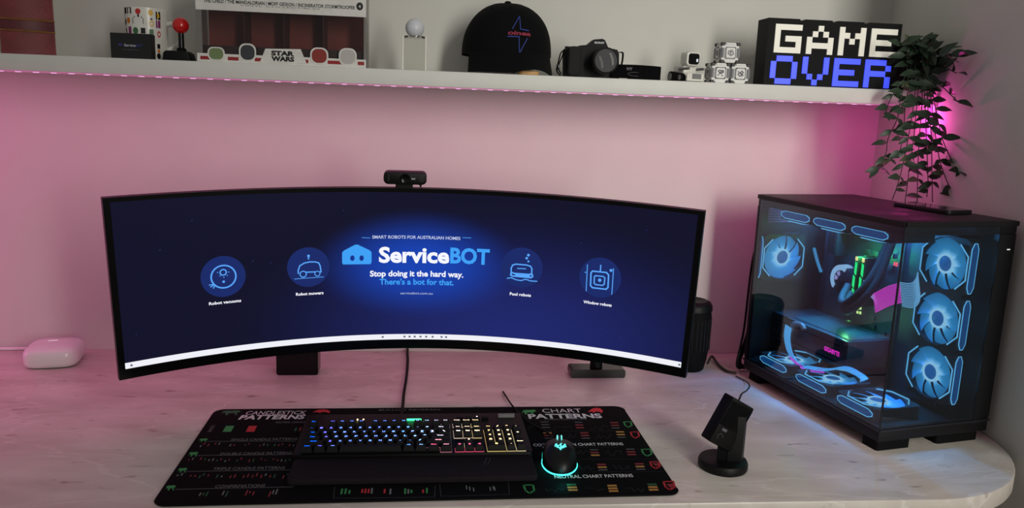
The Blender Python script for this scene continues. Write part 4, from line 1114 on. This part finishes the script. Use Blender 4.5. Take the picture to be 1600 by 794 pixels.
# die-cut front strip: red bars, white centre panel, four blank badges
RB = mat('red ink', srgb(150, 32, 36), .5, var=0)
for u0, u1 in ((313, 328), (356, 373), (398, 414), (467, 482), (512, 533), (559, 569)):
    mb = MB(); (a, b) = cbx(u0, 87 + (u0 - 310) * .037); (c, d) = cbx(u1, 92.5 + (u1 - 310) * .037); flat(mb, [(a, d), (c, d), (c, b), (a, b)], fc); mb.build('red_bar', RB, cb)
mb = MB(); pl = [cbx(*p) for p in ((406, 98), (415, 76), (470, 77), (479, 99))]; mb.prism(pl[::-1], 0, .0012, Matrix(((1, 0, 0, 0), (0, 0, -1, -.0006), (0, 1, 0, 0), (0, 0, 0, 1)))); mb.build('centre_panel', WC, cb)
fc2 = lambda x, y: Vector((x, -.0021, y))
for t, v in (('STAR', 83), ('WARS', 91.5)):
    (a, za), (b, zb) = cbx(424, v), cbx(460, v + 1); mb = MB(); letter(mb, t, a, b, (za + zb) / 2, .0098, fc2, .06); mb.build('print_lettering', INK, cb)
for (u, v, ru, rv, col) in ((338, 84, 13, 10, srgb(118, 138, 92)), (387, 82, 13, 13.5, srgb(58, 60, 64)), (499, 87.5, 14, 12.5, srgb(140, 46, 38)), (543.5, 89, 14, 13, srgb(190, 186, 182))):
    a, b = cbx(u, v); c, d = cbx(u + ru, v - rv); rx, rz = c - a, d - b
    MB().prism(rrect(2 * rx, 2 * rz, min(rx, rz) * .8, 6, a, b), 0, .0010, Matrix(((1, 0, 0, 0), (0, 0, -1, -.0004), (0, 1, 0, 0), (0, 0, 0, 1)))).build('badge', WC, cb)
    mb = MB(); flat(mb, rrect(1.66 * rx, 1.66 * rz, min(rx, rz) * .7, 6, a, b), lambda x, y: Vector((x, -.0017, y))); mb.build('badge_fill', mat('badge ink %d' % u, col, .5, var=0), cb)
# golf ball on a clear block
gx = sx(647, 108, -.22); gw = (sx(666, 108, -.22) - sx(628, 108, -.22)); gh = sz(647, 56, -.22) - TOP
st = thing('acrylic_stand', 'clear acrylic stand with two bright edges under the golf ball', 'stand', (gx, -.205, TOP))
ACR = glass('clear acrylic', (.97, .97, .96, 1), 1.2)
for y_ in (-.016, .016): MB().box((0, y_, gh / 2), (gw - .007, .002, gh)).build('clear_panel', ACR, st)
FRO = mat('bright acrylic edge', srgb(244, 242, 232), .3, var=0)
for s_ in (-1, 1): MB().box((s_ * (gw / 2 - .0018), 0, gh / 2), (.0036, .035, gh), bev=.0008, seg=1).build('bright_edge', FRO, st)
MB().lathe([(.011, gh - .004), (gw / 2 - .0042, gh - .004), (gw / 2 - .0042, gh), (.011, gh), (.011, gh - .004)], None, 36).build('ring_seat', ACR, st)
gr_ = .0213
gm = mat('golf ball white', srgb(216, 218, 226), .35, var=0)
def golf():
    b = bmesh.new(); bmesh.ops.create_icosphere(b, subdivisions=5, radius=gr_)
    n = 220; D = []
    for i in range(n):
        z = 1 - 2 * (i + .5) / n; a = i * PI * (3 - math.sqrt(5)); r = math.sqrt(1 - z * z); D.append(Vector((r * math.cos(a), r * math.sin(a), z)))
    for v in b.verts:
        d = v.co.normalized(); m_ = max(d.dot(q) for q in D); a = math.acos(min(1, m_)) / .105
        if a < 1: v.co = d * (gr_ - .0007 * (1 - a * a))
    return MB()._add(b)
gb = golf().build('golf_ball', gm, None, tr(gx, -.205, TOP + gh + gr_ * .86), 80)
tag(gb, 'white dimpled golf ball resting on the clear acrylic stand', 'golf ball')
# cap
cx_ = sx(793, 60, -.13); cz = sz(793, 86, -.17) - TOP
cpt = thing('cap', 'black baseball cap with an embroidered blue and red emblem facing forward', 'cap', (cx_, -.108, TOP), .06)
ch = sz(797, 5, -.108) - TOP - cz; crx = (sx(862, 85, -.115) - sx(723, 85, -.115)) / 2
CAPM = mat('black cap cloth', srgb(8, 9, 12), .85, var=.15, scale=300, bump=.4, bscale=900, spec=.15)
MESHM = mat('black cap mesh', srgb(12, 12, 14), .9, var=.5, scale=500, bump=.8, bscale=1400, spec=.15)
def crown_r(v): return (1 - v ** 2.35) ** .5
def crown(a, v):
    r = crown_r(v); front = max(0, -math.sin(a)); n = 2.25
    c, s = math.cos(a), math.sin(a); f = (abs(c) ** n + abs(s) ** n) ** (-1 / n)
    return Vector((crx * c * f * r, (.098) * s * f * r * (1 + .03 * front), cz + ch * v * (1 - .0) + .012 * front * (1 - v) * v * 4 - (.0 if s < 0 else 0)))
def sector(a0, a1, name, m):
    mb = MB(); mb.grid(lambda u, v: crown(a0 + (a1 - a0) * u, min(v, .9995) if v < 1 else 1.0), 16, 18); return mb.build(name, m, cpt, None, 70)
sector(math.radians(205), math.radians(335), 'front_panel', CAPM)
for a0 in (-25, 35, 95, 155): sector(math.radians(a0), math.radians(a0 + (60 if a0 < 155 else 50)), 'mesh_panel', MESHM)
mb = MB(); mb.tube([crown(math.radians(205 + 130 * i / 24), 0.0) * 1 for i in range(25)], .002, 6); mb.build('front_seam', BLACKM, cpt)
MB().sphere(.0085, tr(0, 0, cz + ch), 16, (1, 1, .55)).build('top_button', CAPM, cpt)
bz0 = cz + .004
def brim(u, v):
    a = math.radians(212 + 116 * u); p = crown(a, 0); t = (u - .5) * 2
    L_ = .044 * math.sqrt(max(0, 1 - .72 * t * t))
    dx = Vector((math.cos(a) * .10, math.sin(a), 0)).normalized()
    q = p + dx * L_ * v
    zb = .0030 + .009 * max(0, 1 - ((t - .42) / .42) ** 2)
    z_ = cz + .004
    q.z = z_ + (zb - z_) * (v ** .85)
    return q
mb = MB(); mb.solid(brim, 24, 10, .0025); mb.build('brim', CAPM, cpt, None, 60)
for s_ in (1,):
    mb = MB(); mb.tube([brim(i / 24, .96) + Vector((0, 0, .0008)) for i in range(25)], .0008, 5); mb.build('brim_stitching', mat('cap thread', srgb(34, 34, 40), .8), cpt)
# embroidered emblem, laid on the front panel
def emb(x, z):
    """front of the crown at x across, z above the shelf"""
    lo, hi = math.radians(215), math.radians(325)
    v = max(0, min(.98, (z - cz - .008) / ch))
    for _ in range(30):
        m_ = (lo + hi) / 2
        if crown(m_, v).x < x: lo = m_
        else: hi = m_
    p = crown((lo + hi) / 2, v); return Vector((x, p.y - .0022, p.z))
E_ = lambda u, v: ((u - 793) / 139 * crx * 2, cz + (86 - v) / 81 * ch)
BT_ = mat('blue thread', srgb(44, 62, 150), .7, var=.1, scale=900); RT_ = mat('red thread', srgb(150, 34, 62), .7, var=.1, scale=900)
mb = MB()
for st_ in ([(792, 51), (803, 32), (804, 51), (817, 52)], [(785, 61), (802, 61), (803, 80), (815, 62)], [(817, 52), (812, 52)], [(785, 61.2), (790, 61)]): ribbon(mb, [E_(*p) for p in st_], .0018, emb, False, 8)
mb.build('emblem', BT_, cpt)
mb = MB(); a, b = E_(785, 56), E_(820, 56); letter(mb, 'oinea', a[0], b[0], b[1], .0085, emb, .03, .1); mb.build('emblem_lettering', RT_, cpt)
mb = MB()
for a in (268, 232, 306): p = crown(math.radians(a), .80); mb.sphere(.0022, tr(p.x, p.y - .0005, p.z), 8)
mb.build('vent_eyelets', BLACKM, cpt)
wb = MB().prism(rrect(.050, .030, .012, 5), 0, .010, None, bev=.003).build('wooden_puck', mat('tan wood', srgb(196, 150, 92), .5, var=.2, scale=40))
wb.location = (cx_ + .044, -.214, TOP)
tag(wb, 'small tan wooden puck peeking out from under the cap brim', 'puck')

# camera ---------------------------------------------------------------------
yc_ = -.20
ux = lambda u, v: (px(u, v, 1, yc_ - .03).x, px(u, v, 1, yc_ - .03).z - TOP)
cx0, cx1 = ux(884, 118)[0], ux(969, 118)[0]
cm = thing('camera', 'black interchangeable-lens camera with a capped lens on the shelf', 'camera', ((cx0 + cx1) / 2, yc_, TOP), .0)
CW = cx1 - cx0; o_ = (cx0 + cx1) / 2
CX = lambda u, v: (ux(u, v)[0] - o_, ux(u, v)[1])
CAMB = mat('camera body black', srgb(9, 9, 12), .55, bump=.35, bscale=1200, spec=.3)
prof = [CX(*p) for p in ((884, 119.3), (884, 77), (887, 73.5), (905, 72.5), (907, 70.5), (920, 69.5), (930, 61), (943, 60), (947, 62), (953, 76), (966, 77), (969, 82), (969, 121))]
prof = [(x, max(z, 0)) for x, z in prof]; prof[0] = (prof[0][0], .0); prof[-1] = (prof[-1][0], 0)
MB().prism(prof[::-1], -.021, .021, rot('X', PI / 2), bev=.0022).build('body', CAMB, cm)
gx_ = CX(900, 90)[0]
MB().prism(rrect(.030, .066, .010, 5, 0, .036), -.0, .020, tr(gx_ - .004, -.020, 0) @ rot('X', PI / 2), bev=.006).build('grip', mat('grip rubber', srgb(16, 16, 19), .7, bump=.8, bscale=700), cm)
lx, lz = CX(942, 96); lr = abs(CX(962, 96)[0] - lx)
LM = tr(lx, -.021, lz) @ rot('X', PI / 2)
MB().lathe([(0, 0), (lr * 1.0, 0), (lr * 1.0, .010), (lr * .95, .012), (lr * .95, .030), (lr * .98, .033), (lr * .98, .044), (lr * .86, .046), (lr * .86, .041), (0, .041)], LM, 44).build('lens_barrel', mat('lens barrel', srgb(12, 12, 14), .45, bump=.2, bscale=600), cm)
lc = MB().cyl(lr * .855, .0405, .0445, LM, 40).build('lens_cap', mat('lens cap', srgb(44, 43, 50), .5, bump=.3, bscale=900), cm)
mb = MB()
for s_ in (-1, 1):
    mb.prism([(s_ * lr * .42 + a * lr * .1, b * lr * .52) for a, b in ((-1, -1), (1, -.8), (1.6, 0), (1, .8), (-1, 1), (-.2, 0))][::s_], .0443, .0452, LM @ rot('Z', .3))
mb.build('cap_grips', BLACKG, lc)
mb = MB(); (a, b), (c, d) = CX(930, 66), CX(946, 66.6); letter(mb, 'SONY', a, c, (b + d) / 2, .0042, lambda x, y: Vector((x, -.0216, y)), .04); mb.build('lettering', PRINTW, cm)
mb = MB()
for u in (891, 911, 960): x, z = CX(u, 74 if u < 950 else 78); mb.cyl(.0075 if u != 911 else .006, z - .004, z + .004, tr(x, 0, 0), 20)
mb.build('dials', mat('camera dial', srgb(12, 12, 14), .5, bump=.5, bscale=900), cm)
mb = MB(); x, z = CX(960, 84); mb.box((x, -.0214, z), (.009, .0008, .006)); mb.build('release_plate', mat('dull silver plate', srgb(96, 96, 100), .4, .5), cm)
STR = mat('black strap webbing', srgb(9, 9, 11), .85, bump=.5, bscale=900, spec=.1)
def band(name, path, wd, m=STR):
    P = smooth_path(path, 7); mb = MB(); V = []; Fc = []
    for i, p in enumerate(P):
        t = (P[min(i + 1, len(P) - 1)] - P[max(i - 1, 0)]).normalized(); q = Vector((0, 0, 1)) if wd[2] else Vector(wd); q = (q - t * q.dot(t)).normalized(); n = t.cross(q) * .0009
        h_ = Vector(wd).length / 2
        V += [p + q * h_ + n, p - q * h_ + n, p - q * h_ - n, p + q * h_ - n]
    for i in range(len(P) - 1):
        for k in range(4): Fc.append((i * 4 + k, i * 4 + (k + 1) % 4, i * 4 + 4 + (k + 1) % 4, i * 4 + 4 + k))
    Fc += [(0, 1, 2, 3), tuple(len(V) - 4 + k for k in (3, 2, 1, 0))]
    mb.raw(V, Fc); return mb.build(name, m, cm)
hl = CW / 2
band('strap', [(-hl - .001, -.004, .062), (-hl - .010, -.006, .055), (-hl - .0155, -.007, .032), (-hl - .018, -.006, .014), (-hl - .008, -.004, .003)], (0, .010, 0))
band('strap', [(-hl - .001, .004, .060), (-hl - .006, .002, .046), (-hl - .014, .0, .022), (-hl - .006, .004, .008)], (0, .008, 0))
MB().box((-hl - .0155, -.006, .022), (.006, .014, .012), bev=.001).build('strap_buckle', BLACKG, cm)
band('strap', [(hl + .001, -.002, .062), (hl + .009, -.004, .060), (hl + .0085, -.005, .040), (hl + .004, -.006, .022), (hl + .002, -.010, .014)], (0, .012, 0))
xs_ = CX(1033, 123)[0]
sb = band('strap', [(hl - .02, -.034, .017), (hl + .01, -.040, .017), (hl + .035, -.038, .0175), (xs_ - .006, -.026, .0165), (xs_, -.005, .016), (xs_ - .008, .012, .016), (hl + .03, .022, .016)], (0, 0, .031))
mb = MB(); letter(mb, 'NY', hl + .012, hl + .026, .0235, .0065, lambda x, y: Vector((x, -.0412, y)), .03); mb.build('strap_lettering', mat('strap print', srgb(120, 120, 124), .7, var=0), sb)
mb = MB(); mb.tube([Vector((hl + .034 + .020 * math.cos(t * PI / 9), -.0408 + .006 * (math.cos(t * PI / 9) + .2), .0115 + .0042 * math.sin(t * PI / 9))) for t in range(0, 17)], .0006, 5); mb.build('strap_outline', mat('strap print 2', srgb(84, 84, 88), .7, var=0), sb)
# toy robot ------------------------------------------------------------------
ry = -.195
rx0, rx1 = px(1050, 120, 1, ry).x, px(1096, 122, 1, ry).x
rb_ = thing('toy_robot', 'tiny white toy robot with a black screen face and tracks', 'toy robot', ((rx0 + rx1) / 2, ry, TOP), .22)
RW = mat('robot white', srgb(226, 224, 216), .35, var=0); RG = mat('robot grey', srgb(120, 120, 122), .45)
MB().box((0, .012, .026), (.036, .050, .026), bev=.005).build('body', RW, rb_)
for s_ in (-1, 1):
    hull = [(-.016 + .0095 * math.cos(a), .0098 + .0095 * math.sin(a)) for a in [math.radians(d) for d in range(110, 271, 20)]] + [(.030 + .0125 * math.cos(a), .0128 + .0125 * math.sin(a)) for a in [math.radians(d) for d in range(-90, 111, 20)]]
    t_ = MB().prism(hull, -.005, .005, tr(s_ * .0235, 0, 0) @ Matrix(((0, 0, 1, 0), (1, 0, 0, 0), (0, 1, 0, 0), (0, 0, 0, 1)))).build('track', BLACKM, rb_)
    for yy, zz, r in ((-.016, .0098, .0062), (.030, .0128, .009)): MB().cyl(r, -.0056, .0056, tr(s_ * .0235, yy, zz) @ rot('Y', PI / 2), 18).build('wheel', RG, t_)
hd = MB().prism(rrect(.036, .033, .008, 5, 0, 0), -.016, .016, tr(0, -.010, .0535) @ rot('X', PI / 2), bev=.003).build('head', RW, rb_)
MB().prism(rrect(.028, .025, .006, 5), 0, .0015, tr(0, -.0262, .053) @ rot('X', PI / 2)).build('face_screen', BLACKG, hd)
mb = MB(); mb.prism(rrect(.0045, .0075, .002, 4), 0, .0006, tr(.0085, -.0278, .050) @ rot('X', PI / 2)); mb.build('screen_light', glow('robot eye', (.9, .92, 1, 1), .8), hd)
mb = MB(); mb.box((0, -.038, .011), (.046, .004, .019), bev=.0015, seg=1); mb.build('lift_plate', RW, rb_)
MB().box((.003, -.0403, .0125), (.024, .001, .012), bev=.0004, seg=1).build('lift_recess', RG, rb_)
for s_ in (-1, 1): MB().box((s_ * .0195, -.018, .030), (.004, .050, .006), rot('X', 0), bev=.001, seg=1).build('lift_arm', RG, rb_)
# cubes -----------------------------------------------------------------------
CBW = mat('cube white', srgb(224, 224, 222), .45, var=0); CBK = mat('cube black', srgb(24, 24, 26), .5); CBG = mat('cube outline grey', srgb(110, 112, 118), .5, var=0)
cs = px(1140, 115, 1, -.215).x - px(1110, 115, 1, -.215).x
def cube(name_label, x, z, y, rz, sym):
    k = thing('toy_cube', name_label, 'cube', (x, y, z), rz, 'small white toy cubes')
    s = cs; h_ = s / 2
    MB().box((0, 0, h_), (s * .90, s * .90, s * .90), bev=.001, seg=1).build('core', CBW, k)
    for a in (-1, 1):
        for b in (-1, 1):
            for c in (-1, 1):
                MB().box((a * (h_ - s * .10), b * (h_ - s * .10), h_ + c * (h_ - s * .075)), (s * .20, s * .20, s * .15), bev=.001, seg=1).build('corner', CBK, k)
    pairs = [((0, -h_ + .0008), 0), ((-h_ + .0008, 0), -PI / 2), ((h_ - .0008, 0), PI / 2)]
    for (px_, py_), rr in pairs:
        M_ = tr(px_, py_, h_) @ rot('Z', rr) @ rot('X', PI / 2)
        f = MB().prism(rrect(s * .56, s * .60, s * .06, 4), -.002, .0014, M_).build('face_panel', CBW, k)
        for e in (-1, 1): MB().box((e * s * .40, 0, .0002), (s * .11, s * .46, .0015), M_).build('side_slot', CBG, k)
        fn = lambda x_, y_, M_=M_: M_ @ Vector((x_, y_, .0017))
        mb = MB(); ribbon(mb, rrect(s * .50, s * .54, s * .06, 4), s * .045, fn, True)
        for st_ in sym: ribbon(mb, [(p[0] * s * .15, p[1] * s * .15) for p in st_], s * .05, fn)
        mb.build('symbol', CBG, f)
    for e in (-1, 1): MB().box((0, -h_ + .0018, h_ + e * s * .44), (s * .50, .003, s * .10), bev=.0006, seg=1).build('edge_bar', CBW, k)
    return k
spiral = [[(.6, .9), (-.8, .5), (-.9, -.3), (0, -.9), (.9, -.5), (.8, .3), (0, .4), (-.3, -.1), (.2, -.4)]]
loops = [[(-1, -.9), (-.2, 0), (.6, .9), (1, .4), (.2, -.2), (-.6, .2), (-.9, .7), (-.2, .9), (.5, .2)], [(.3, -.7), (.8, -.9)]]
knots = [[(-1, .8), (-.3, .2), (-.9, -.1), (-.4, -.8), (.3, -.3), (-.1, .4), (.4, .9), (.9, .4), (.4, 0), (.9, -.5), (.2, -.9)]]
yq = -.200
c1 = px(1126, 115, 1, yq - cs / 2).x; c2 = px(1154.5, 116, 1, yq - cs / 2).x; c3 = px(1141, 86, 1, yq - cs / 2).x
c2 = max(c2, c1 + cs + .0015)
cube('white toy cube with black corners, lower one next to the toy robot', c1, TOP, yq, 0, loops)
cube('white toy cube with black corners, lower one next to the lit letter sign', c2, TOP, yq, 0, knots)
cube('white toy cube with black corners standing on top of two others', c3, TOP + cs + .0002, yq, .03, spiral)
# GAME OVER sign ------------------------------------------------------------------
gy = -.235
p0, p1 = px(1194, 131, 1, gy), px(1409, 28, 1, gy)
q0 = px(1200, 28, 1, gy)
sgx0, sgx1 = px(1197, 80, 1, gy).x, px(1405, 82, 1, gy).x
SW, SH, SD = sgx1 - sgx0, q0.z - TOP + .001, .062
sg = thing('game_over_sign', 'black box sign with pixel letters reading GAME OVER in white and blue', 'sign', ((sgx0 + sgx1) / 2, gy, TOP))
cell = px(1180 + 175 / 6.617, 50, 1, gy); 
UU = SW / 25.1
top_ = SH; nb = .0095
gaps = [-SW / 2 + UU * g for g in (6.15, 12.2, 18.2)]
poly = [(-SW / 2, .0)] + [(SW / 2, .0), (SW / 2, top_)]
for g in gaps[::-1]: poly += [(g + .009, top_), (g + .004, top_ - .006), (g - .004, top_ - .006), (g - .004, top_)]
poly += [(-SW / 2, top_)]
SGB = mat('sign housing black', srgb(9, 9, 12), .6, spec=.15)
MB().prism(poly, -SD, 0, rot('X', PI / 2)).build('housing', SGB, sg)
GLY = {'G': ['11111', '10000', '10111', '10001', '11111'], 'A': ['00100', '01010', '10001', '11111', '10001'], 'M': ['10001', '11011', '10101', '10001', '10001'], 'E': ['11111', '10000', '11110', '10000', '11111'],
       'O': ['01110', '10001', '10001', '10001', '01110'], 'V': ['10001', '10001', '10001', '01010', '00100'], 'R': ['11110', '10001', '11110', '10001', '10001']}
LW = mat('lit white acrylic', srgb(225, 222, 210), .4, var=0, emit=srgb(215, 212, 198), es=.32)
LB = mat('lit blue acrylic', srgb(40, 60, 220), .4, var=0, emit=(.045, .075, .95, 1), es=.95)
def pletter(ch, x, z, u, m):
    mb = MB()
    for r, row_ in enumerate(GLY[ch]):
        c = 0
        while c < 5:
            if row_[c] == '1':
                e = c
                while e + 1 < 5 and row_[e + 1] == '1': e += 1
                mb.box((x + (c + e + 1) / 2 * u, -.0012, z - (r + .5) * u), ((e - c + 1) * u * 1.0005, .0026, u * 1.0005)); c = e + 1
            else: c += 1
    return mb.build('letter', m, sg)
zq = lambda v: sz(1300, v, gy) - TOP
u_ = SW / 25.3
zt1 = sz(1210, 37, gy) - TOP; zt2 = sz(1210, 86.5, gy) - TOP
for k, ch in enumerate('GAME'): pletter(ch, -SW / 2 + u_ * (1.35 + 6.05 * k), zt1, u_, LW)
for k, ch in enumerate('OVER'): pletter(ch, -SW / 2 + u_ * (1.05 + 5.98 * k), zt2, u_, LB)

# hanging plant ------------------------------------------------------------------------
pt = Vector((1.064, -.115, TOP))
pl_ = thing('hanging_plant', 'trailing green leafy plant spilling over the shelf end in the corner', 'plant', tuple(pt))
MB().lathe([(0, 0), (.034, 0), (.039, .002), (.046, .066), (.048, .068), (.048, .074), (.044, .074), (.040, .060), (0, .060)], None, 32).build('pot', mat('dark pot', srgb(40, 42, 40), .6), pl_)
LEAF = mat('dark green leaf', srgb(44, 62, 46), .45, var=.35, scale=40, spec=.4)
LEAF2 = mat('olive leaf', srgb(70, 76, 52), .5, var=.3, scale=40)
STEM = mat('dark stem', srgb(46, 44, 36), .6)
def leafmesh(m):
    V = []; prof = [(0, .0), (.12, .12), (.32, .205), (.52, .20), (.78, .11), (1, 0)]
    for t, w_ in prof: V += [(-w_, t, .05 * math.sin(t * 3) + w_ * .22 - t * t * .12), (0, t, .05 * math.sin(t * 3) - t * t * .12), (w_, t, .05 * math.sin(t * 3) + w_ * .22 - t * t * .12)]
    Fc = []
    for i in range(len(prof) - 1):
        a = i * 3; Fc += [(a, a + 1, a + 4, a + 3), (a + 1, a + 2, a + 5, a + 4)]
    mb = MB(); mb.raw(V, Fc); bmesh.ops.remove_doubles(mb.bm, verts=mb.bm.verts, dist=1e-5); return mb.mesh('leaf', m, 60)
LM1, LM2 = leafmesh(LEAF), leafmesh(LEAF2)
R_ = random.Random(21)
nleaf = 0
def add_leaf(p, d, size, alt=False):
    global nleaf
    if nleaf >= 298: return
    d = Vector(d).normalized()
    tip = pt + p + d * size
    if tip.x > XR - .004: d.x -= (tip.x - XR + .006) / size; d.normalize()
    for q in (pt + p, pt + p + d * size, pt + p + d * size * .5):
        if q.x < sgx1 + .010 and q.y > gy - .022 and q.z > TOP - .05: return
        if q.z < PH + .012 or (q.y > SHELF_Y - .006 and TOP - SHELF_T - .006 < q.z < TOP + .006): return
    up = Vector((R_.uniform(-.5, .5), -.75, R_.uniform(.1, .7))); xx = d.cross(up)
    if xx.length < .05: xx = d.orthogonal()
    xx.normalize(); zz = xx.cross(d)
    M_ = Matrix(((xx.x, d.x, zz.x, p.x), (xx.y, d.y, zz.y, p.y), (xx.z, d.z, zz.z, p.z), (0, 0, 0, 1))) @ Matrix.Diagonal((size, size, size, 1))
    put('leaf', LM2 if alt else LM1, pl_, M_); nleaf += 1
def vine(path, every=.021, size=.033, start=0.0, r=.0011, wild=0.0):
    P = smooth_path([Vector(p) - pt for p in path], 10)
    MB().tube(P, r, 5).build('stem', STEM, pl_)
    acc, side = -start, R_.choice((-1, 1))
    for a, b in zip(P, P[1:]):
        acc += (b - a).length
        if acc > every:
            acc = 0; t = (b - a).normalized(); side = -side
            if wild:
                d = Vector((R_.uniform(-1, 1), R_.uniform(-1, .1), R_.uniform(-.6, .9))) + t * .3
                add_leaf(b, d, size * R_.uniform(.8, 1.25), R_.random() < .12)
            else:
                s_ = Vector((side, R_.uniform(-.5, .1), R_.uniform(-.15, .45)))
                add_leaf(b, t * .35 + s_, size * R_.uniform(.85, 1.2), R_.random() < .10)
                if R_.random() < .45: add_leaf(b, t * .5 - s_ * .8 + Vector((0, R_.uniform(-.4, .1), 0)), size * R_.uniform(.65, 1.0))
    add_leaf(P[-1], (P[-1] - P[-2]).normalized() + Vector((R_.uniform(-.5, .5), 0, .3)), size)
def P3(u, v, y): return tuple(px(u, v, 1, y))
POT = (1.064, -.125, TOP + .07)
over = lambda u: P3(u, 118, -.285)
# the hanging runners
for us in ([(1420, 118), (1408, 150), (1402, 185), (1388, 215), (1384, 240), (1372, 262)],
           [(1425, 118), (1415, 160), (1412, 200), (1406, 235), (1394, 248), (1382, 258)],
           [(1432, 118), (1428, 160), (1420, 210), (1410, 260), (1402, 290), (1394, 312)],
           [(1436, 120), (1432, 170), (1427, 220), (1420, 270), (1414, 316)],
           [(1442, 120), (1440, 170), (1436, 220), (1434, 270), (1433, 316)],
           [(1448, 122), (1450, 170), (1455, 210), (1456, 260), (1457, 316)],
           [(1455, 122), (1462, 170), (1472, 215), (1482, 240), (1491, 256), (1500, 268)],
           [(1452, 122), (1458, 180), (1466, 240), (1478, 280), (1488, 298), (1497, 312)],
           [(1444, 122), (1446, 180), (1448, 230), (1450, 285), (1448, 308)],
           [(1415, 118), (1400, 140), (1390, 158), (1384, 175)]):
    ys = [-.280] + [-.305 - .0009 * max(0, u - 1445) + R_.uniform(-.012, .018) for u, _ in us[1:]]
    path = [POT, (px(us[0][0], 100, 1, -.22).x, -.22, TOP + .085)] + [P3(u, v, y) for (u, v), y in zip(us, ys)]
    vine(path, .030, .036, .075)
# the bushy crown
for k in range(24):
    a = R_.uniform(0, 2 * PI); u = R_.uniform(1400, 1504); v = R_.uniform(72, 160) if k > 9 else R_.uniform(58, 96) + abs(u - 1430) * .3
    y = R_.uniform(-.33, -.21) - .0024 * max(0, u - 1450)
    tip = Vector(P3(u, v, y)); tip.x = min(tip.x, XR - .02)
    if tip.y > -.262: tip.x = max(tip.x, sgx1 + .018)
    mid = (Vector(POT) + tip) / 2 + Vector((0, 0, .022))
    if tip.x < sgx1 + .03: mid = Vector((sgx1 + .032, -.268, (POT[2] + tip.z) / 2 + .02))
    if nleaf < 292: vine([POT, tuple(mid), tuple(tip)], .0175, .041, .03, .0011, 1)
